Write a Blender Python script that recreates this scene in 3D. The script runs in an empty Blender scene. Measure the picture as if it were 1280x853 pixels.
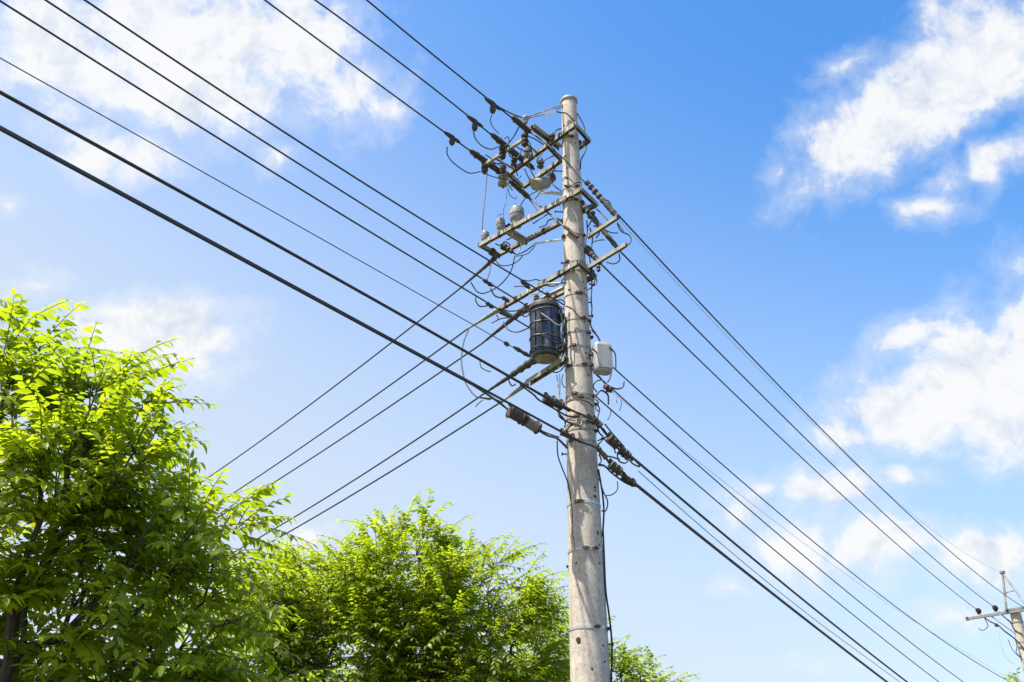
import bpy, math, random
import numpy as np
from mathutils import Vector, Matrix
from math import radians, sin, cos, pi

rng = np.random.default_rng(7)
random.seed(7)
scene = bpy.context.scene
col = scene.collection

# ------------------------------------------------------------------ camera
FPX, PITCH = 1180.0, radians(28)
CAM = np.array([0.0, 0.0, 1.6])
cd = bpy.data.cameras.new('camera')
cam = bpy.data.objects.new('camera', cd)
col.objects.link(cam)
cam.location = CAM
cam.rotation_euler = (radians(90) + PITCH, 0, 0)
cd.sensor_width = 36.0
cd.lens = FPX / 1280.0 * 36.0
cd.clip_start, cd.clip_end = 0.05, 3000.0
scene.camera = cam

# ------------------------------------------------------------------ exposure
scene.view_settings.view_transform = 'Standard'
scene.view_settings.look = 'None'
scene.view_settings.exposure = 1.05
scene.view_settings.gamma = 1.0
scene.view_settings.use_curve_mapping = False

# ------------------------------------------------------------------ sun
SUN_EL, SUN_AZ = radians(63), radians(240)          # azimuth clockwise from +Y
SUN = np.array([sin(SUN_AZ) * cos(SUN_EL), cos(SUN_AZ) * cos(SUN_EL), sin(SUN_EL)])
sd = bpy.data.lights.new('sun', 'SUN')
sd.energy, sd.angle, sd.color = 4.9, radians(0.53), (1.0, 0.94, 0.84)
sun = bpy.data.objects.new('sun', sd)
col.objects.link(sun)
sun.location = (-20, -10, 40)
sun.rotation_euler = Vector(-SUN).to_track_quat('-Z', 'Y').to_euler()


def ray(px, py):
    """direction of the sight line through a pixel of the 1280x853 survey photo"""
    x, v = px - 640.0, 426.5 - py
    return np.array([x, FPX * cos(PITCH) - v * sin(PITCH), FPX * sin(PITCH) + v * cos(PITCH)])


def PY(px, py, Y):
    d = ray(px, py)
    return CAM + d * (Y / d[1])


def PZ(px, py, z):
    d = ray(px, py)
    return CAM + d * ((z - CAM[2]) / d[2])


def PV(px, py, A, dr):
    d = ray(px, py)
    n = np.array([dr[1], -dr[0], 0.0])
    return CAM + d * (np.dot(A - CAM, n) / np.dot(d, n))


# ------------------------------------------------------------------ sky
world = bpy.data.worlds.new('World')
scene.world = world
world.use_nodes = True
wt = world.node_tree
wt.nodes.clear()
WN, WL = wt.nodes, wt.links


def wnode(kind, **kw):
    n = WN.new(kind)
    for k, v in kw.items():
        setattr(n, k, v)
    return n


def wmath(op, a, b=None, clamp=False):
    n = wnode('ShaderNodeMath', operation=op, use_clamp=clamp)
    for i, v in enumerate((a, b)):
        if v is None:
            continue
        if isinstance(v, (int, float)):
            n.inputs[i].default_value = v
        else:
            WL.new(v, n.inputs[i])
    return n.outputs[0]


sky = wnode('ShaderNodeTexSky', sky_type='NISHITA', sun_disc=False)
sky.sun_elevation, sky.sun_rotation = SUN_EL, SUN_AZ
sky.altitude, sky.air_density, sky.dust_density, sky.ozone_density = 0.0, 1.0, 1.0, 2.0
tc = wnode('ShaderNodeTexCoord')
DIR = tc.outputs['Generated']

# cloud banks: (pixel centre, half width, half height, tilt in degrees, weight); fixed as directions in the sky
CLOUDS = [
    (190, 50, 260, 95, 0, 1.0), (340, 60, 150, 95, 8, 1.0), (60, 40, 130, 80, 0, .85), (120, 185, 80, 48, 25, .85),
    (190, 190, 55, 50, 0, .7), (440, 105, 80, 42, 0, .75), (60, 150, 75, 55, 0, .7), (350, 205, 42, 22, -10, .6),
    (35, 355, 55, 20, -10, .6), (4, 255, 22, 14, 0, .5), (196, 422, 84, 38, 0, 1.4), (215, 438, 76, 34, 0, 1.1), (250, 120, 180, 60, 8, 1.0), (470, 118, 50, 28, 0, .7),
    (110, 402, 60, 26, -8, .7), (212, 487, 45, 17, 0, .55), (1160, 125, 210, 68, -36, 1.05), (1245, 60, 110, 85, -30, 1.0),
    (1050, 195, 85, 48, -20, .85), (970, 222, 40, 15, -25, .42), (1060, 85, 62, 28, -30, .55), (1235, 205, 95, 24, -25, .75),
    (1155, 262, 50, 19, -12, .7), (1245, 480, 130, 100, 0, 1.0), (1150, 510, 120, 62, -8, 1.0), (1075, 533, 80, 34, -6, .8),
    (1135, 425, 58, 34, -22, .7), (1290, 390, 70, 75, 0, 1.0), (1040, 615, 75, 34, -8, .9), (1125, 592, 50, 20, 0, .7),
    (930, 655, 55, 34, 10, .7), (985, 688, 75, 36, 12, .72), (1105, 684, 66, 28, -8, .9), (1245, 695, 105, 44, -10, .95),
    (1195, 768, 60, 22, -8, .6), (380, 668, 48, 26, -10, .6), (912, 735, 34, 12, 0, .5), (952, 614, 28, 14, 0, .5),
    (1040, 820, 60, 14, 0, .4), (640, 790, 120, 30, 0, .4),
    # outside the frame, for the rest of the sky
    (1700, 200, 260, 120, -20, 1.0), (1600, 620, 240, 70, 0, .9), (-300, 250, 250, 120, 10, 1.0), (-400, 600, 200, 70, 0, .8),
    (600, -250, 260, 90, 10, .9),
]
# bend the sight direction a little so that edges curl
wn = wnode('ShaderNodeTexNoise')
wn.inputs['Scale'].default_value, wn.inputs['Detail'].default_value = 9.0, 4.0
WL.new(DIR, wn.inputs['Vector'])
sub = wnode('ShaderNodeVectorMath', operation='SUBTRACT')
WL.new(wn.outputs['Color'], sub.inputs[0])
sub.inputs[1].default_value = (.5, .5, .5)
sc_ = wnode('ShaderNodeVectorMath', operation='SCALE')
WL.new(sub.outputs[0], sc_.inputs[0])
sc_.inputs['Scale'].default_value = 0.06
add_ = wnode('ShaderNodeVectorMath', operation='ADD')
WL.new(DIR, add_.inputs[0])
WL.new(sc_.outputs[0], add_.inputs[1])
WDIR = add_.outputs[0]
field = None
low = None
for (px, py, rx, ry, ang, wgt) in CLOUDS:
    if ry < 37:                                  # small puffs: wider and thinner, so the noise shapes them
        rx, ry, wgt = rx * 1.35 + 8, ry * 1.5 + 6, wgt * .80
    c = Vector(ray(px, py)).normalized()
    dx = (Vector(ray(px + 1, py)).normalized() - c)
    dy = (Vector(ray(px, py - 1)).normalized() - c)
    right = dx.normalized()
    up = c.cross(right) * (1 if c.cross(right).dot(dy) > 0 else -1)
    a = radians(-ang)
    r2 = right * cos(a) + up * sin(a)
    u2 = up * cos(a) - right * sin(a)
    M = Matrix((r2, u2, r2.cross(u2))).transposed()
    mp = wnode('ShaderNodeMapping', vector_type='TEXTURE')
    mp.inputs['Location'].default_value = c
    mp.inputs['Rotation'].default_value = M.to_euler()
    mp.inputs['Scale'].default_value = (rx * dx.length, ry * dy.length, 0.6)
    WL.new(WDIR, mp.inputs['Vector'])
    ln = wnode('ShaderNodeVectorMath', operation='LENGTH')
    WL.new(mp.outputs[0], ln.inputs[0])
    v = wmath('SUBTRACT', 1.0, ln.outputs['Value'])
    v = wmath('MULTIPLY', v, 1.0)
    v = wmath('ADD', v, wgt - 1.0)
    field = v if field is None else wmath('SMOOTH_MAX', field, v)
    if field.node.operation == 'SMOOTH_MAX':
        field.node.inputs[2].default_value = 0.25


def cloud_noise(vec):
    n = wnode('ShaderNodeTexNoise')
    n.inputs['Scale'].default_value, n.inputs['Detail'].default_value = 15.0, 12.0
    n.inputs['Roughness'].default_value = 0.62
    WL.new(vec, n.inputs['Vector'])
    return n.outputs['Fac']


n1 = cloud_noise(WDIR)
off = wnode('ShaderNodeVectorMath', operation='ADD')
WL.new(WDIR, off.inputs[0])
off.inputs[1].default_value = (-0.010, -0.004, 0.016)
n2 = cloud_noise(off.outputs[0])
fld = wmath('MAXIMUM', wmath('MINIMUM', wmath('MULTIPLY', field, 1.35), 0.95), -1.2)
fine = wnode('ShaderNodeTexNoise')
fine.inputs['Scale'].default_value, fine.inputs['Detail'].default_value = 48.0, 8.0
fine.inputs['Roughness'].default_value = 0.6
WL.new(WDIR, fine.inputs['Vector'])
dens_raw = wmath('ADD', fld, wmath('MULTIPLY', wmath('SUBTRACT', n1, 0.5), 2.3))
dens_raw = wmath('ADD', dens_raw, wmath('MULTIPLY', wmath('SUBTRACT', fine.outputs['Fac'], 0.5), 1.15))
mr = wnode('ShaderNodeMapRange', interpolation_type='SMOOTHSTEP')
WL.new(dens_raw, mr.inputs['Value'])
mr.inputs['From Min'].default_value, mr.inputs['From Max'].default_value = -0.10, 0.80
veil = wnode('ShaderNodeMapRange', interpolation_type='SMOOTHSTEP')
WL.new(dens_raw, veil.inputs['Value'])
veil.inputs['From Min'].default_value, veil.inputs['From Max'].default_value = -0.6, 0.6
veil.inputs['To Max'].default_value = 0.42
dens = wmath('MAXIMUM', mr.outputs['Result'], veil.outputs['Result'])
relief = wmath('MULTIPLY', wmath('SUBTRACT', n1, n2), 5.0)
thick = wnode('ShaderNodeMapRange', interpolation_type='SMOOTHSTEP')
WL.new(dens_raw, thick.inputs['Value'])
thick.inputs['From Min'].default_value, thick.inputs['From Max'].default_value = 0.3, 1.3
shade = wmath('ADD', wmath('SUBTRACT', 1.0, wmath('MULTIPLY', thick.outputs['Result'], 0.28)), relief)
shade = wmath('MINIMUM', wmath('MAXIMUM', shade, 0.0), 1.0)
ccol = wnode('ShaderNodeMix', data_type='RGBA')
WL.new(shade, ccol.inputs['Factor'])
ccol.inputs['A'].default_value = (2.25, 2.5, 2.85, 1)
ccol.inputs['B'].default_value = (3.14, 3.15, 3.17, 1)
hsv = wnode('ShaderNodeHueSaturation')
hsv.inputs['Saturation'].default_value = 1.34
hsv.inputs['Value'].default_value = 1.0
WL.new(sky.outputs[0], hsv.inputs['Color'])
cmix = wnode('ShaderNodeMix', data_type='RGBA')
WL.new(wmath('MULTIPLY', dens, 0.96), cmix.inputs['Factor'])
# pale summer haze that thickens towards the horizon and on the sunward side
sep = wnode('ShaderNodeSeparateXYZ')
WL.new(DIR, sep.inputs[0])
hz = wnode('ShaderNodeMapRange', interpolation_type='SMOOTHSTEP')
WL.new(wmath('ADD', sep.outputs['Z'], wmath('MULTIPLY', sep.outputs['X'], 0.42)), hz.inputs['Value'])
hz.inputs['From Min'].default_value, hz.inputs['From Max'].default_value = 0.10, 0.84
hz.inputs['To Min'].default_value, hz.inputs['To Max'].default_value = 0.93, 0.0
hmix = wnode('ShaderNodeMix', data_type='RGBA')
WL.new(hz.outputs['Result'], hmix.inputs['Factor'])
WL.new(hsv.outputs[0], hmix.inputs['A'])
hmix.inputs['B'].default_value = (2.32, 2.60, 2.93, 1)
WL.new(hmix.outputs['Result'], cmix.inputs['A'])
WL.new(ccol.outputs['Result'], cmix.inputs['B'])
bg = wnode('ShaderNodeBackground')
bg.inputs['Strength'].default_value = 0.15
WL.new(cmix.outputs['Result'], bg.inputs['Color'])
wo = wnode('ShaderNodeOutputWorld')
WL.new(bg.outputs[0], wo.inputs['Surface'])

# ------------------------------------------------------------------ materials
def new_mat(name):
    m = bpy.data.materials.new(name)
    m.use_nodes = True
    return m, m.node_tree, m.node_tree.nodes['Principled BSDF']


def mixed(name, c1, c2, scale=20.0, rough=.6, metal=0.0, bump=0.0, bscale=None, detail=6.0, stretch=(1, 1, 1), c3=None, s3=3.0):
    m, t, b = new_mat(name)
    N, L = t.nodes, t.links
    tcn = N.new('ShaderNodeTexCoord')
    mp = N.new('ShaderNodeMapping')
    mp.inputs['Scale'].default_value = stretch
    L.new(tcn.outputs['Object'], mp.inputs['Vector'])
    n = N.new('ShaderNodeTexNoise')
    n.inputs['Scale'].default_value, n.inputs['Detail'].default_value = scale, detail
    L.new(mp.outputs[0], n.inputs['Vector'])
    r = N.new('ShaderNodeValToRGB')
    r.color_ramp.elements[0].position, r.color_ramp.elements[1].position = .35, .65
    r.color_ramp.elements[0].color = (*c1, 1)
    r.color_ramp.elements[1].color = (*c2, 1)
    L.new(n.outputs['Fac'], r.inputs['Fac'])
    out = r.outputs['Color']
    if c3:
        n3 = N.new('ShaderNodeTexNoise')
        n3.inputs['Scale'].default_value, n3.inputs['Detail'].default_value = s3, 8.0
        n3.inputs['Roughness'].default_value = .7
        L.new(mp.outputs[0], n3.inputs['Vector'])
        r3 = N.new('ShaderNodeMapRange')
        r3.inputs['From Min'].default_value, r3.inputs['From Max'].default_value = .52, .68
        L.new(n3.outputs['Fac'], r3.inputs['Value'])
        mx = N.new('ShaderNodeMix')
        mx.data_type = 'RGBA'
        L.new(r3.outputs['Result'], mx.inputs['Factor'])
        L.new(out, mx.inputs['A'])
        mx.inputs['B'].default_value = (*c3, 1)
        out = mx.outputs['Result']
    L.new(out, b.inputs['Base Color'])
    b.inputs['Roughness'].default_value = rough
    b.inputs['Metallic'].default_value = metal
    if bump:
        bn = N.new('ShaderNodeTexNoise')
        bn.inputs['Scale'].default_value, bn.inputs['Detail'].default_value = bscale or scale * 3, 6.0
        L.new(tcn.outputs['Object'], bn.inputs['Vector'])
        bp = N.new('ShaderNodeBump')
        bp.inputs['Strength'].default_value = bump
        bp.inputs['Distance'].default_value = .01
        L.new(bn.outputs['Fac'], bp.inputs['Height'])
        L.new(bp.outputs[0], b.inputs['Normal'])
    return m


def concrete_mat():
    m, t, b = new_mat('weathered_concrete')
    N, L = t.nodes, t.links
    tcn = N.new('ShaderNodeTexCoord')

    def noise(scale, detail, stretch=(1, 1, 1), rough=.5):
        mp = N.new('ShaderNodeMapping')
        mp.inputs['Scale'].default_value = stretch
        L.new(tcn.outputs['Object'], mp.inputs['Vector'])
        n = N.new('ShaderNodeTexNoise')
        n.inputs['Scale'].default_value, n.inputs['Detail'].default_value, n.inputs['Roughness'].default_value = scale, detail, rough
        L.new(mp.outputs[0], n.inputs['Vector'])
        return n.outputs['Fac']

    def mix(fac, a, bcol, lo, hi):
        r = N.new('ShaderNodeMapRange')
        r.inputs['From Min'].default_value, r.inputs['From Max'].default_value = lo, hi
        L.new(fac, r.inputs['Value'])
        mx = N.new('ShaderNodeMix')
        mx.data_type = 'RGBA'
        L.new(r.outputs['Result'], mx.inputs['Factor'])
        if isinstance(a, tuple):
            mx.inputs['A'].default_value = (*a, 1)
        else:
            L.new(a, mx.inputs['A'])
        mx.inputs['B'].default_value = (*bcol, 1)
        return mx.outputs['Result']

    c = mix(noise(7, 8), (.52, .455, .375), (.40, .35, .29), .35, .7)
    c = mix(noise(5, 6, (6, 6, .25)), c, (.30, .26, .215), .50, .80)      # rain streaks
    c = mix(noise(38, 5, rough=.7), c, (.24, .205, .17), .48, .70)                   # pits
    c = mix(noise(2.5, 9, rough=.7), c, (.57, .51, .43), .56, .74)           # lime bloom
    L.new(c, b.inputs['Base Color'])
    b.inputs['Roughness'].default_value = .9
    bp = N.new('ShaderNodeBump')
    bp.inputs['Strength'].default_value, bp.inputs['Distance'].default_value = .5, .006
    L.new(noise(70, 8), bp.inputs['Height'])
    L.new(bp.outputs[0], b.inputs['Normal'])
    return m


M_CONC = concrete_mat()
M_HOLE_SHADE = mixed('hole_shade', (.015, .013, .011), (.03, .026, .02), 30, .9)  # dark colour painted in for the shade inside the pole's holes
M_ARM = mixed('weathered_olive_steel', (.19, .18, .135), (.33, .315, .25), 11, .6, .2, .15, 60, c3=(.17, .115, .06), s3=7)
M_GALV = mixed('galvanised_steel', (.42, .42, .40), (.58, .58, .56), 14, .42, .55, .1, 80)
M_FAR = mixed('grey_far_steel', (.17, .165, .155), (.28, .27, .255), 5, .5, .3)
M_CAP = mixed('cap_grey', (.19, .18, .165), (.29, .275, .25), 16, .6)
M_BAND = mixed('stained_steel_band', (.22, .20, .17), (.36, .34, .30), 22, .55, .3, .1, 60, c3=(.16, .09, .05), s3=9)
M_BOLT = mixed('rusty_bolt', (.045, .032, .024), (.10, .07, .05), 25, .7, .3)
M_BLACK = mixed('black_cable_sheath', (.008, .009, .010), (.018, .019, .020), 18, .6)
M_WIRE = mixed('dark_grey_wire', (.009, .009, .010), (.022, .021, .02), 18, .7)
M_GREY = mixed('pale_grey_lead', (.30, .29, .27), (.45, .43, .40), 18, .6)
M_COVER = mixed('brown_rubber_cover', (.032, .027, .022), (.07, .06, .05), 14, .75, 0, .3, 60)
M_PORC = mixed('grey_white_porcelain', (.19, .185, .175), (.33, .32, .305), 9, .25, 0, 0, c3=(.13, .11, .085), s3=11)
M_BROWNP = mixed('brown_porcelain', (.05, .03, .02), (.10, .062, .042), 10, .35)
M_TRANS = mixed('blue_grey_painted_steel', (.022, .027, .038), (.065, .075, .095), 9, .15, .3, .25, 30, stretch=(1, 1, .18), c3=(.22, .225, .23), s3=9)  # pale vertical streaks mixed into the colour imitate reflections on the tank
M_HOOP = mixed('dull_grey_hoop', (.06, .058, .055), (.16, .15, .14), 12, .5, .4, c3=(.10, .06, .03), s3=8)
M_TRDARK = mixed('sooty_steel', (.018, .018, .02), (.05, .048, .045), 10, .6, .3)
M_BOX = mixed('off_white_box_paint', (.24, .24, .232), (.35, .35, .342), 5, .5, 0, .1, 40, stretch=(1, 1, .3), c3=(.36, .34, .30), s3=6)
M_GROUND = mixed('dry_grass_soil', (.07, .085, .03), (.15, .13, .075), 1.5, .95, 0, .4, 12)
M_ROAD = mixed('asphalt', (.045, .045, .047), (.07, .07, .07), 8, .9, 0, .3, 90)
M_PAVE = mixed('pale_concrete_pavement', (.30, .29, .27), (.40, .385, .36), 3, .9, 0, .3, 60)
M_LINE = mixed('white_road_paint', (.65, .65, .63), (.8, .8, .78), 6, .7)
M_BARK = mixed('grey_brown_bark', (.035, .028, .022), (.085, .07, .055), 14, .9, 0, .6, 30, stretch=(1, 1, .3))


def leaf_mat(name, dark, light, tdark, tlight):
    m = bpy.data.materials.new(name)
    m.use_nodes = True
    t = m.node_tree
    N, L = t.nodes, t.links
    N.clear()
    g = N.new('ShaderNodeNewGeometry')
    # young shoots are yellower than the older leaves next to them
    tcn = N.new('ShaderNodeTexCoord')
    nz = N.new('ShaderNodeTexNoise')
    nz.inputs['Scale'].default_value, nz.inputs['Detail'].default_value = 2.6, 3.0
    L.new(tcn.outputs['Object'], nz.inputs['Vector'])
    nr = N.new('ShaderNodeMapRange')
    nr.inputs['From Min'].default_value, nr.inputs['From Max'].default_value = .36, .64
    L.new(nz.outputs['Fac'], nr.inputs['Value'])
    av = N.new('ShaderNodeMix')
    av.inputs[0].default_value = .5
    L.new(g.outputs['Random Per Island'], av.inputs[2])
    L.new(nr.outputs['Result'], av.inputs[3])

    def ramp(a, b):
        mx = N.new('ShaderNodeMix')
        mx.data_type = 'RGBA'
        L.new(av.outputs[0], mx.inputs['Factor'])
        mx.inputs['A'].default_value, mx.inputs['B'].default_value = (*a, 1), (*b, 1)
        return mx.outputs['Result']
    d = N.new('ShaderNodeBsdfPrincipled')
    d.inputs['Roughness'].default_value = .42
    d.inputs['Specular IOR Level'].default_value = .35
    L.new(ramp(dark, light), d.inputs['Base Color'])
    tr = N.new('ShaderNodeBsdfTranslucent')
    L.new(ramp(tdark, tlight), tr.inputs['Color'])
    ms = N.new('ShaderNodeMixShader')
    ms.inputs['Fac'].default_value = .54
    L.new(d.outputs[0], ms.inputs[1])
    L.new(tr.outputs[0], ms.inputs[2])
    o = N.new('ShaderNodeOutputMaterial')
    L.new(ms.outputs[0], o.inputs['Surface'])
    return m


M_LEAF = leaf_mat('spring_leaf', (.10, .15, .006), (.185, .24, .010), (.32, .47, .008), (.58, .68, .016))
M_TWIG = mixed('green_brown_twig', (.05, .045, .02), (.10, .085, .035), 20, .8)


# ------------------------------------------------------------------ mesh building
class MB:
    def __init__(s):
        s.v, s.f, s.m = [], [], []

    def face(s, idx, mi=0):
        s.f.append(idx)
        s.m.append(mi)

    def tube(s, pts, r, n=8, mi=0, cap=True):
        pts = [Vector(p) for p in pts]
        k = len(pts)
        rs = [r] * k if isinstance(r, (int, float)) else list(r)
        tang = []
        for i in range(k):
            d = pts[min(i + 1, k - 1)] - pts[max(i - 1, 0)]
            tang.append(d.normalized() if d.length > 1e-9 else Vector((0, 0, 1)))
        ref = Vector((0, 0, 1)) if abs(tang[0].z) < .9 else Vector((1, 0, 0))
        u = tang[0].cross(ref).normalized()
        b0 = len(s.v)
        for i in range(k):
            u = (u - tang[i] * u.dot(tang[i]))
            u = u.normalized() if u.length > 1e-6 else tang[i].orthogonal().normalized()
            w = tang[i].cross(u)
            for j in range(n):
                a = 2 * pi * j / n
                s.v.append(pts[i] + (u * cos(a) + w * sin(a)) * rs[i])
        for i in range(k - 1):
            for j in range(n):
                a, b = b0 + i * n + j, b0 + i * n + (j + 1) % n
                s.face((a, b, b + n, a + n), mi)
        if cap:
            s.face(tuple(b0 + j for j in reversed(range(n))), mi)
            s.face(tuple(b0 + (k - 1) * n + j for j in range(n)), mi)
        return s

    def spindle(s, A, B, prof, n=12, mi=0):
        A, B = Vector(A), Vector(B)
        return s.tube([A + (B - A) * t for t, _ in prof], [max(r, 1e-4) for _, r in prof], n, mi)

    def lathe(s, base, prof, axis=(0, 0, 1), n=16, mi=0):
        base, ax = Vector(base), Vector(axis).normalized()
        return s.tube2([base + ax * h for r, h in prof], ax, [max(r, 1e-4) for r, h in prof], n, mi)

    def tube2(s, pts, ax, rs, n, mi):
        u = ax.orthogonal().normalized()
        w = ax.cross(u)
        b0 = len(s.v)
        k = len(pts)
        for p, r in zip(pts, rs):
            for j in range(n):
                a = 2 * pi * j / n
                s.v.append(p + (u * cos(a) + w * sin(a)) * r)
        for i in range(k - 1):
            for j in range(n):
                a, b = b0 + i * n + j, b0 + i * n + (j + 1) % n
                s.face((a, b, b + n, a + n), mi)
        s.face(tuple(b0 + j for j in reversed(range(n))), mi)
        s.face(tuple(b0 + (k - 1) * n + j for j in range(n)), mi)
        return s

    def block(s, c, x, y, z, mi=0):
        """box about c with half axes x, y, z"""
        c, x, y, z = Vector(c), Vector(x), Vector(y), Vector(z)
        b = len(s.v)
        for k in (-1, 1):
            for j in (-1, 1):
                for i in (-1, 1):
                    s.v.append(c + x * i + y * j + z * k)
        q = [(0, 2, 3, 1), (4, 5, 7, 6), (0, 1, 5, 4), (2, 6, 7, 3), (0, 4, 6, 2), (1, 3, 7, 5)]
        if x.cross(y).dot(z) < 0:
            q = [tuple(reversed(f)) for f in q]
        for f in q:
            s.face(tuple(b + i for i in f), mi)
        return s

    def bar(s, A, B, w, h, mi=0, up=(0, 0, 1)):
        A, B = Vector(A), Vector(B)
        d = (B - A)
        x = d.normalized()
        y = Vector(up).cross(x).normalized()
        z = x.cross(y)
        return s.block((A + B) / 2, d / 2, y * (w / 2), z * (h / 2), mi)

    def channel(s, A, B, w, h, t=.007, mi=0):
        """steel channel, open below"""
        A, B = Vector(A), Vector(B)
        x = (B - A).normalized()
        y = Vector((0, 0, 1)).cross(x).normalized()
        z = x.cross(y)
        prof = [(-w / 2, -h / 2), (-w / 2, h / 2), (w / 2, h / 2), (w / 2, -h / 2), (w / 2 - t, -h / 2), (w / 2 - t, h / 2 - t), (-w / 2 + t, h / 2 - t), (-w / 2 + t, -h / 2)]
        b = len(s.v)
        for P in (A, B):
            for (p, q) in prof:
                s.v.append(P + y * p + z * q)
        n = 8
        for i in range(n):
            j = (i + 1) % n
            s.face((b + i, b + i + n, b + j + n, b + j), mi)
        for o, fl in ((0, 1), (n, 0)):
            for q in ((0, 1, 6, 7), (1, 2, 5, 6), (2, 3, 4, 5)):
                q = tuple(b + o + i for i in q)
                s.face(tuple(reversed(q)) if fl else q, mi)
        return s

    def build(s, name, mats, parent=None, smooth=True, origin=None, angle=38):
        me = bpy.data.meshes.new(name)
        o = bpy.data.objects.new(name, me)
        col.objects.link(o)
        if parent is not None:
            org = world_loc(parent)
        else:
            org = Vector(origin) if origin is not None else Vector(s.v[0])
        me.from_pydata([tuple(Vector(v) - org) for v in s.v], [], s.f)
        if not isinstance(mats, (list, tuple)):
            mats = [mats]
        for m in mats:
            me.materials.append(m)
        me.polygons.foreach_set('material_index', s.m)
        me.update()
        if smooth:
            me.polygons.foreach_set('use_smooth', [True] * len(s.f))
            me.set_sharp_from_angle(angle=radians(angle))
        if parent is not None:
            o.parent = parent            # local frames carry no rotation, so an offset is enough
        else:
            o.location = org
        return o


def world_loc(o):
    v = Vector(o.location)
    while o.parent is not None:
        o = o.parent
        v += Vector(o.location)
    return v


def tag(o, label, cat, group=None, kind=None):
    if kind:
        o['kind'] = kind
        return o
    o['label'], o['category'] = label, cat
    if group:
        o['group'] = group
    return o


def thing(name, loc, label, cat, group=None):
    o = bpy.data.objects.new(name, None)
    o.empty_display_size = .1
    col.objects.link(o)
    o.location = Vector(loc)
    return tag(o, label, cat, group)


def catmull(P, sub=6):
    P = [Vector(p) for p in P]
    if len(P) < 3:
        return P
    Q = [P[0] * 2 - P[1]] + P + [P[-1] * 2 - P[-2]]
    out = []
    for i in range(1, len(Q) - 2):
        a, b, c, d = Q[i - 1], Q[i], Q[i + 1], Q[i + 2]
        for k in range(sub):
            t = k / sub
            out.append(.5 * (2 * b + (c - a) * t + (2 * a - 5 * b + 4 * c - d) * t * t + (3 * b - a - 3 * c + d) * t ** 3))
    out.append(P[-1])
    return out


# close-up survey sheets of the photo: sheet pixel -> photo pixel
def sheet(ox, oy, k):
    return lambda x, y: (ox + x / k, oy + y / k)


z1, z2, z3, z4 = sheet(540, 100, 4.489), sheet(540, 240, 4.489), sheet(540, 370, 4.489), sheet(600, 480, 4.489)
z5, z6, z7, z8 = sheet(640, 650, 4.2), sheet(540, 110, 7.757), sheet(640, 110, 7.757), sheet(590, 240, 8.529)
zp = sheet(1100, 680, 4.933)

# ------------------------------------------------------------------ ground
g = MB()
g.face((0, 1, 2, 3))
g.v = [Vector(p) for p in ((-900, -900, 0), (900, -900, 0), (900, 900, 0), (-900, 900, 0))]
tag(g.build('ground', M_GROUND, smooth=False, origin=(0, 0, 0)), None, None, kind='structure')
LR = np.array([.60, .80, 0.0])                 # street direction beyond the pole
LL = np.array([-.67, -.74, 0.0])               # street direction back over the viewer
SIDE = np.array([-.625, .78, 0.0])             # cross street / crossarm direction
mid = np.array([.64, .77, 0.0])
crs = np.array([.77, -.64, 0.0])


def strip(name, mat, c, half_len, x0, x1, z, thick=None):
    b = MB()
    a0, a1 = c - mid * half_len + crs * x0, c - mid * half_len + crs * x1
    b0, b1 = c + mid * half_len + crs * x0, c + mid * half_len + crs * x1
    if thick:
        b.bar((a0 + a1) / 2 + np.array([0, 0, z - thick / 2]), (b0 + b1) / 2 + np.array([0, 0, z - thick / 2]), x1 - x0, thick)
    else:
        b.v = [Vector(p) + Vector((0, 0, z)) for p in (a0, a1, b1, b0)]
        b.face((0, 1, 2, 3))
    return tag(b.build(name, mat, smooth=False, origin=c), None, None, kind='structure')


PX, PYY = .789, 10.0
pbase = np.array([PX, PYY, 0.0])
strip('road', M_ROAD, pbase, 150, .9, 7.4, .004)
strip('road_marking', M_LINE, pbase, 150, 4.08, 4.22, .008)
strip('pavement', M_PAVE, pbase, 150, -1.2, .72, .12, .16)
strip('kerb', M_PAVE, pbase, 150, .722, .9, .125, .165)


# ------------------------------------------------------------------ trees
def leaf_arrays(B, D, Nn, Ln, Wd, droop, fold):
    """vectorised leaves: base, direction, normal, length, width"""
    S = np.cross(D, Nn)
    S /= np.linalg.norm(S, axis=1)[:, None] + 1e-9
    Nn = np.cross(S, D)
    L, W = Ln[:, None], Wd[:, None]
    dr, fo = droop[:, None], fold[:, None]

    def pt(t, s):
        return B + D * (L * (t - .12 * dr * t * t)) + S * (W * s) + Nn * (-dr * L * t * t * .55 + abs(s) * fo * W)
    V = np.stack([pt(0, 0), pt(.30, -.45), pt(.32, 0), pt(.30, .45), pt(.66, -.36), pt(.68, 0), pt(.66, .36), pt(1, 0)], 1)
    return V.reshape(-1, 3)


LEAF_F = np.array([[0, 2, 1], [0, 3, 2], [1, 2, 5], [1, 5, 4], [2, 3, 6], [2, 6, 5], [4, 5, 7], [5, 6, 7]])


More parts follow.
